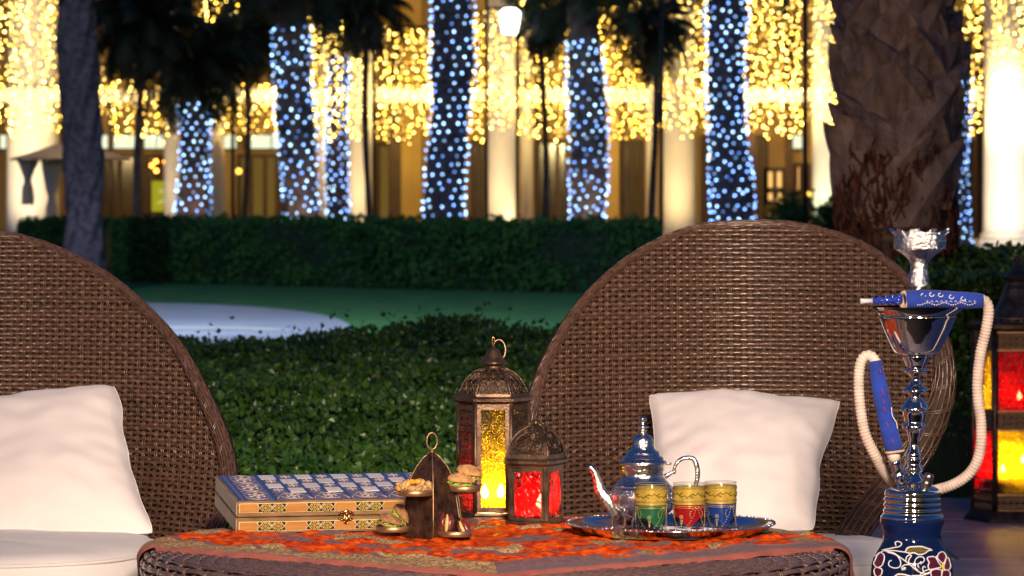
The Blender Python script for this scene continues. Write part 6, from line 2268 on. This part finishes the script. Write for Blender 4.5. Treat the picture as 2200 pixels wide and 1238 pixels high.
    curve([(820, 1190), (900, 1190), (960, 1185)])
    # yellow dotted leaves
    leafs = [[(762, 955), (790, 915), (850, 905), (930, 905), (990, 925), (1045, 945), (1000, 945), (960, 970), (900, 985), (850, 965), (800, 970), (762, 955)],
             [(640, 1225), (665, 1190), (720, 1180), (790, 1195), (830, 1210), (780, 1235), (700, 1250), (640, 1225)]]
    pet = [[(1100, 1070), (1060, 1010), (985, 1010), (985, 1040), (1000, 1060), (985, 1090), (1000, 1130), (1060, 1125), (1125, 1110)],
           [(1090, 1010), (1110, 975), (1160, 970), (1190, 1010), (1180, 1040), (1150, 1075), (1110, 1050), (1075, 1000)],
           [(1170, 1075), (1190, 1030), (1215, 1035), (1232, 1080), (1240, 1120), (1215, 1150), (1165, 1140), (1160, 1100)],
           [(1125, 1140), (1060, 1130), (1015, 1150), (1020, 1200), (1045, 1240), (1110, 1250), (1130, 1200), (1130, 1150)],
           [(1140, 1150), (1190, 1150), (1228, 1180), (1225, 1225), (1180, 1260), (1130, 1235), (1135, 1180)],
           [(480, 1060), (500, 1010), (530, 980), (560, 1005), (552, 1060), (530, 1110), (490, 1130), (465, 1100)],
           [(480, 1130), (530, 1140), (530, 1190), (500, 1225), (475, 1215), (465, 1170)]]
    for shapes, m_, dm, nm in ((leafs, 'leaf_paint', 'dot_yellow', 'painted_leaf'), (pet, 'petal', 'dot_red', 'painted_petal')):
        for poly in shapes:
            s = spline(poly + [poly[0]], 30)[:-1]
            cx_, cy_ = s[:, 0].mean(), s[:, 1].mean()
            vs = [on(zx(cx_), zy(cy_), .0005)]
            for f_ in (.5, 1.0):
                vs += [on(zx(cx_ + (a - cx_) * f_), zy(cy_ + (b_ - cy_) * f_), .0005) for a, b_ in s]
            n_ = len(s)
            fs = []
            for i in range(n_):
                j = (i + 1) % n_
                fs += [(0, 1 + i, 1 + j), (1 + i, 1 + n_ + i, 1 + n_ + j, 1 + j)]
            o = MB().add(vs, fs, smooth=True).build(nm, M[m_], t)
            W.tube([on(zx(a), zy(b_), .0008) for a, b_ in s], .0012, n=5, closed=True)
            D = MB()
            x0, x1, y0, y1 = s[:, 0].min(), s[:, 0].max(), s[:, 1].min(), s[:, 1].max()
            yy = y0 + 8; row = 0
            while yy < y1:
                xx = x0 + (9 if row % 2 else 0)
                while xx < x1:
                    # inside test
                    ins = False
                    for i in range(n_):
                        (ax, ay), (bx_, by_) = s[i], s[(i + 1) % n_]
                        if (ay > yy) != (by_ > yy) and xx < (bx_ - ax) * (yy - ay) / (by_ - ay) + ax: ins = not ins
                    if ins and (abs(xx - cx_) < (x1 - x0) * .46):
                        D.ball(on(zx(xx), zy(yy), .0007), .0009, n=5, m=3)
                    xx += 20
                yy += 15; row += 1
            if D.v:
                o2 = D.build('paint_dot', M[dm], o); o2['kind'] = 'stuff'
    W.build('painted_scroll', M['paint_white'], t)
    MB().tube([on(zx(1140), zy(1075), .0012), on(zx(1148), zy(1105), .0012), on(zx(1140), zy(1140), .0012)], [.0016, .003, .0016], n=6).build('flower_centre', M['dot_yellow'], t)
    # ports: brass valve at the right, hose socket at the left
    def at(px, py, dy): return Vector(((px - 1959) * k, dy, hz(py)))
    b = MB(); p0, p1 = at(1982, 1052, -.030), at(1992, 1016, -.036)
    ax = (p1 - p0); L_ = ax.length; Mx = Matrix.Translation(p0) @ ax.to_track_quat('Z', 'Y').to_matrix().to_4x4()
    b.lathe([(.0001, 0), (.0060, 0), (.0065, .006), (.0085, .010), (.0088, .017), (.0070, .019), (.0088, .021), (.0078, .0255), (.0080, L_), (.005, L_ + .001), (.0045, L_ - .002), (.0001, L_ - .002)], n=20, M=Mx)
    b.build('release_valve', M['steel_dull'], t)
    b = MB(); p0, p1 = at(1938, 1048, -.012), at(1918, 985, -.030)
    ax = (p1 - p0); L_ = ax.length; Mx = Matrix.Translation(p0) @ ax.to_track_quat('Z', 'Y').to_matrix().to_4x4()
    b.lathe([(.0001, 0), (.0072, 0), (.0075, L_ * .2), (.0095, L_ * .28), (.0075, L_ * .36), (.0090, L_ * .42), (.0125, L_ * .50), (.0128, L_ * .53), (.0090, L_ * .56), (.0088, L_ * .70), (.0105, L_ * .90), (.0105, L_), (.0001, L_)], n=24, M=Mx)
    b.build('hose_socket', M['chrome'], t)
    Ls = MB(); q0 = p1; q1 = at(1914, 968, -.032)
    Ls.tube([q0 - ax.normalized() * .004, q1], [.0098, .0115], n=16)
    Ls.build('hose_connector', M['hose'], t)
    # hose
    hs = thing('hookah_hose', 'ribbed beige hookah hose with a blue cloth sleeve and beaded mouthpiece laid over the funnel', 'hose', B)
    def ribbed(pts, r, name, par, pitch=.0056):
        pts = [tuple(p) for p in pts]
        s = spline(pts, 60)
        L_ = float(np.linalg.norm(np.diff(s, axis=0), axis=1).sum())
        n_ = int(L_ / pitch) * 3
        s = spline(pts, n_)
        rad = [r * (1.0 if i % 3 == 0 else (.82 if i % 3 == 1 else .95)) for i in range(n_)]
        MB().tube(s, rad, n=16, smooth=True).build(name, M['hose'], par)
    RH = 12.2 * k
    right = [at(2098, 642, -.045), at(2112, 648, -.040), at(2118, 668, -.036), at(2114, 705, -.030), at(2103, 760, -.02), at(2098, 815, -.015), at(2100, 860, -.010), at(2107, 910, -.005), at(2106, 965, 0), at(2092, 1008, .008), at(2062, 1038, .022), at(2020, 1056, .040),
             at(1985, 1062, .066), at(1950, 1055, .068), at(1925, 1040, .050), at(1902, 1015, .022), at(1878, 975, 0), at(1857, 930, -.010), at(1846, 870, -.014), at(1843, 820, -.016), at(1846, 782, -.018), at(1856, 765, -.020), at(1868, 764, -.022), at(1878, 776, -.026), at(1884, 795, -.030)]
    ribbed(right, RH, 'ribbed_tube', hs)
    # sleeve by the left, cloth over the second handle
    sl = spline([(*at(1876, 774, -.030), 13.5 * k), (*at(1884, 820, -.032), 17 * k), (*at(1897, 885, -.034), 18 * k), (*at(1910, 935, -.034), 19 * k), (*at(1918, 966, -.033), 18.5 * k)], 40)
    MB().tube(sl[:, :3], [r * (1 + .03 * math.sin(i * 1.1)) for i, r in enumerate(sl[:, 3])], n=20, flat=.8, up=(0, 1, 0)).build('cloth_sleeve', M['blue_cloth'], hs)
    MB().tube([Vector(sl[-1, :3]) + Vector((19 * k * math.cos(a), -.004 + .010 * math.sin(a), .002 * math.cos(a) - .001)) for a in np.linspace(0, 2 * PI, 20, endpoint=False)], .0022, n=6, closed=True).build('sleeve_cuff', M['wood_ring'], hs)
    st_ = MB()
    for a, b_ in (((1884, 790), (1886, 800)), ((1888, 832), (1893, 850)), ((1893, 872), (1898, 884)), ((1900, 905), (1903, 918)), ((1909, 940), (1915, 952)), ((1891, 855), (1895, 868))):
        st_.tube([at(*a, -.046), at((a[0] + b_[0]) / 2, (a[1] + b_[1]) / 2, -.0485), at(*b_, -.047)], .0006, n=4)
    st_.build('stitching', M['red_thread'], hs)
    st_ = MB()
    st_.tube(spline([at(1909, 872, -.0475), at(1911, 890, -.048), at(1920, 905, -.046), at(1922, 918, -.046)], 14).tolist(), .0009, n=4)
    st_.build('white_stitch', M['lace_white'], hs)
    # sleeve lying across the funnel
    y0 = -.048
    s2 = spline([(*at(1938, 643, y0 - .004), 20.5 * k), (*at(1985, 641, y0), 19.5 * k), (*at(2040, 643, y0), 18.5 * k), (*at(2085, 645, y0 + .002), 17.5 * k), (*at(2104, 645, y0 + .003), 15 * k)], 40)
    MB().tube(s2[:, :3], [r * (1 + .012 * math.sin(i * .9)) for i, r in enumerate(s2[:, 3])], n=24).build('cloth_sleeve', M['blue_cloth'], hs)
    c = at(1936, 643, y0 - .004)
    Mx = Matrix.Translation(c) @ Matrix.Rotation(R(-90), 4, 'Y') @ Matrix.Rotation(R(28), 4, 'X')
    MB().lathe([(11.5 * k, -.006), (11.5 * k, .001), (13 * k, .003), (18 * k, .003), (20 * k, .001), (20 * k, -.004)], n=28, M=Mx, cap=False).build('sleeve_ring', M['wood_ring'], hs)
    lc = MB()
    for i in range(26):
        u = i / 25
        px_c = 1958 + 126 * u
        lc.ball(at(px_c, 651 + 2.5 * math.sin(i * .9), y0 - 19.3 * k * .94), .0013, n=5, m=3)
        if i % 2: lc.tube([at(px_c - 3, 647, y0 - 19.3 * k * .96), at(px_c, 644, y0 - 19.3 * k), at(px_c + 3, 648, y0 - 19.3 * k * .96)], .0006, n=4)
    for (px_c, py_c) in ((1975, 633), (1993, 631), (2012, 632), (2035, 636), (2060, 640)):
        lc.tube([at(px_c + 5 * math.cos(a), py_c + 4 * math.sin(a), y0 - 18.4 * k) for a in np.linspace(0, 4.6, 9)], .0009, n=4)
    lc.build('lace_print', M['lace_white'], hs)
    mp_ = MB()
    for i in range(34):
        u = i / 33
        a = u * 2 * PI * 4.2
        px_c = 1930 - 62 * u
        r_ = (9.5 - 4.0 * u) * k
        mp_.ball(at(px_c, 642 + 3 * u, y0 - .004) + Vector((0, r_ * math.cos(a), r_ * math.sin(a))), (4.6 - 1.6 * u) * k, n=7, m=5)
    mp_.build('bead', M['blue_beads'], hs)
    MB().tube([at(1932, 642, y0 - .004), at(1866, 645, y0 - .004)], [7.5 * k, 5 * k], n=12).build('mouthpiece', M['blue_beads'], hs)
    MB().tube([at(1868, 645, y0 - .004), at(1850, 645.5, y0 - .005), at(1842, 646, y0 - .0055)], [5 * k, 5.5 * k, 6.5 * k], n=16).build('mouthpiece_tip', mat('tip', (.62, .62, .72), .25, coat=.5), hs)
hookah()

# ================================================================== TALL FLOOR LANTERN
def floor_lantern():
    Y = 12.0; k = Y / FPX
    B = P(2186, 0, Y); B.z = .0425
    t = thing('floor_lantern', 'tall dark metal floor lantern with red over yellow glass on the terrace', 'lantern', B, (0, 0, R(-8)))
    b0 = HZ + (HC - .0425) / k
    hz = lambda py: HC - (py - HZ) * k - .0425
    r = 98 * k
    N = 6
    zb = hz(1092); ze = hz(712)
    b = MB(); b.lathe([(.0001, 0), (r * 1.18, 0), (r * 1.15, .010), (r * 1.0, zb), (.0001, zb)], n=N, smooth=False); b.build('base', M['bronze_dark'], t)
    b = MB(); b.lathe([(r * .9, ze), (r * 1.0, ze + .004), (r * 1.12, ze + .012), (r * 1.13, ze + .024), (r * .98, ze + .030), (r * .9, ze + .030)], n=N, smooth=False); b.build('eave', M['bronze'], t)
    apo = r * math.cos(PI / 6)
    for i in range(N):
        a = 2 * PI * i / N
        MB().tube([(r * .96 * math.cos(a), r * .96 * math.sin(a), zb), (r * .96 * math.cos(a), r * .96 * math.sin(a), ze)], .010, n=6).build('post', M['bronze'], t)
        Mx, _ = face_M(i, N, apo * .97, -PI / 2)
        w = r - .022
        front = i in (0, 3)
        for (pa, pb, kind) in ((712, 750, 'f'), (750, 880, 'r' if front or i in (1, 2) else 'y'), (880, 920, 'f'), (920, 1058, 'y' if front or i in (1, 2) else 'r'), (1058, 1092, 'f')):
            z1, z0 = hz(pa), hz(pb)
            if kind == 'f':
                bb = filigree(w, z1 - z0, .022, .0022, M_=Mx @ Matrix.Translation((0, 0, z0)))
                for zz in (z0, z1):
                    bb.box((0, 0, zz), (w, .006, .006), M=Mx)
                bb.build('pierced_band', M['antique_brass'], t)
                MB().box((0, .006, (z0 + z1) / 2), (w, .002, z1 - z0), M=Mx).build('lining', M['bronze_dark'], t)
            else:
                g = MB().box((0, .002, (z0 + z1) / 2), (w, .003, z1 - z0 - .006))
                o = link('pane', g.mesh('pane', M['hammered_red' if kind == 'r' else 'hammered_yellow']), t); o.matrix_local = Mx
                st_ = MB()
                rows = 7 if kind == 'r' else 4
                cols = 6 if kind == 'r' else 4
                for rr_ in range(rows):
                    for cc in range(cols):
                        x_ = -w / 2 + w * (cc + .5 + (.25 if rr_ % 2 else -.25) * (kind == 'r')) / cols
                        z_ = z0 + (z1 - z0) * (rr_ + .5) / rows
                        st_.ball((x_, -.001, z_), .0034, n=6, m=4, M=Mx)
                st_.build('glass_boss', M['glass_boss'], o if False else t)
    # tiered bell roof
    prof = [(86, 708), (84, 700), (76, 692), (60, 690), (58, 684), (50, 668), (40, 648), (33, 632), (29, 620), (24, 613), (22, 606), (27, 602), (29, 596), (24, 588), (15, 578), (9, 570), (5, 562), (6, 556), (3, 550), (.2, 546)]
    b = MB(); b.lathe([(p * k, hz(q)) for p, q in prof], n=12, smooth=False, cap=False); b.build('roof', M['bronze'], t)
    b = MB()
    for i in range(26):
        a = 2 * PI * i / 26
        b.tube([(78 * k * math.cos(a - .08), 78 * k * math.sin(a - .08), hz(696)), (70 * k * math.cos(a), 70 * k * math.sin(a), hz(684)), (78 * k * math.cos(a + .08), 78 * k * math.sin(a + .08), hz(696))], .003, n=4)
    for py_, rr in ((697, 81), (683, 62)):
        b.tube([(rr * k * math.cos(a), rr * k * math.sin(a), hz(py_)) for a in np.linspace(0, 2 * PI, 30, endpoint=False)], .003, n=5, closed=True)
    b.build('roof_fretwork', M['antique_brass'], t)
    MB().tube([(.022 * math.cos(w), 0, hz(566) + .022 * math.sin(w)) for w in np.linspace(-.3, 2.2, 14)], .0028, n=6).build('carrying_ring', M['bronze'], t)
    def cnd(px, py, dy, pw, r_=.03):
        p = P(px, py, Y)
        loc = Matrix.Rotation(R(8), 4, 'Z') @ Vector((p.x - B.x, dy, p.z - B.z))
        candle(t, (loc.x, loc.y, loc.z - .055), r=r_, h=.035, power=pw, col=(1, .62, .25))
    cnd(2150, 1000, -.05, 4.5); cnd(2200, 982, .02, 4.5); cnd(2190, 845, .0, 4.0)
    MB().lathe([(.0001, 0), (r * .9, 0), (r * .9, .006), (.0001, .006)], n=N, c=(0, 0, hz(885)), smooth=False).build('shelf', M['bronze_dark'], t)
M['glass_boss'] = mat('glass_boss', (.9, .75, .6), .15, trans=.6, coat=.5)

floor_lantern()
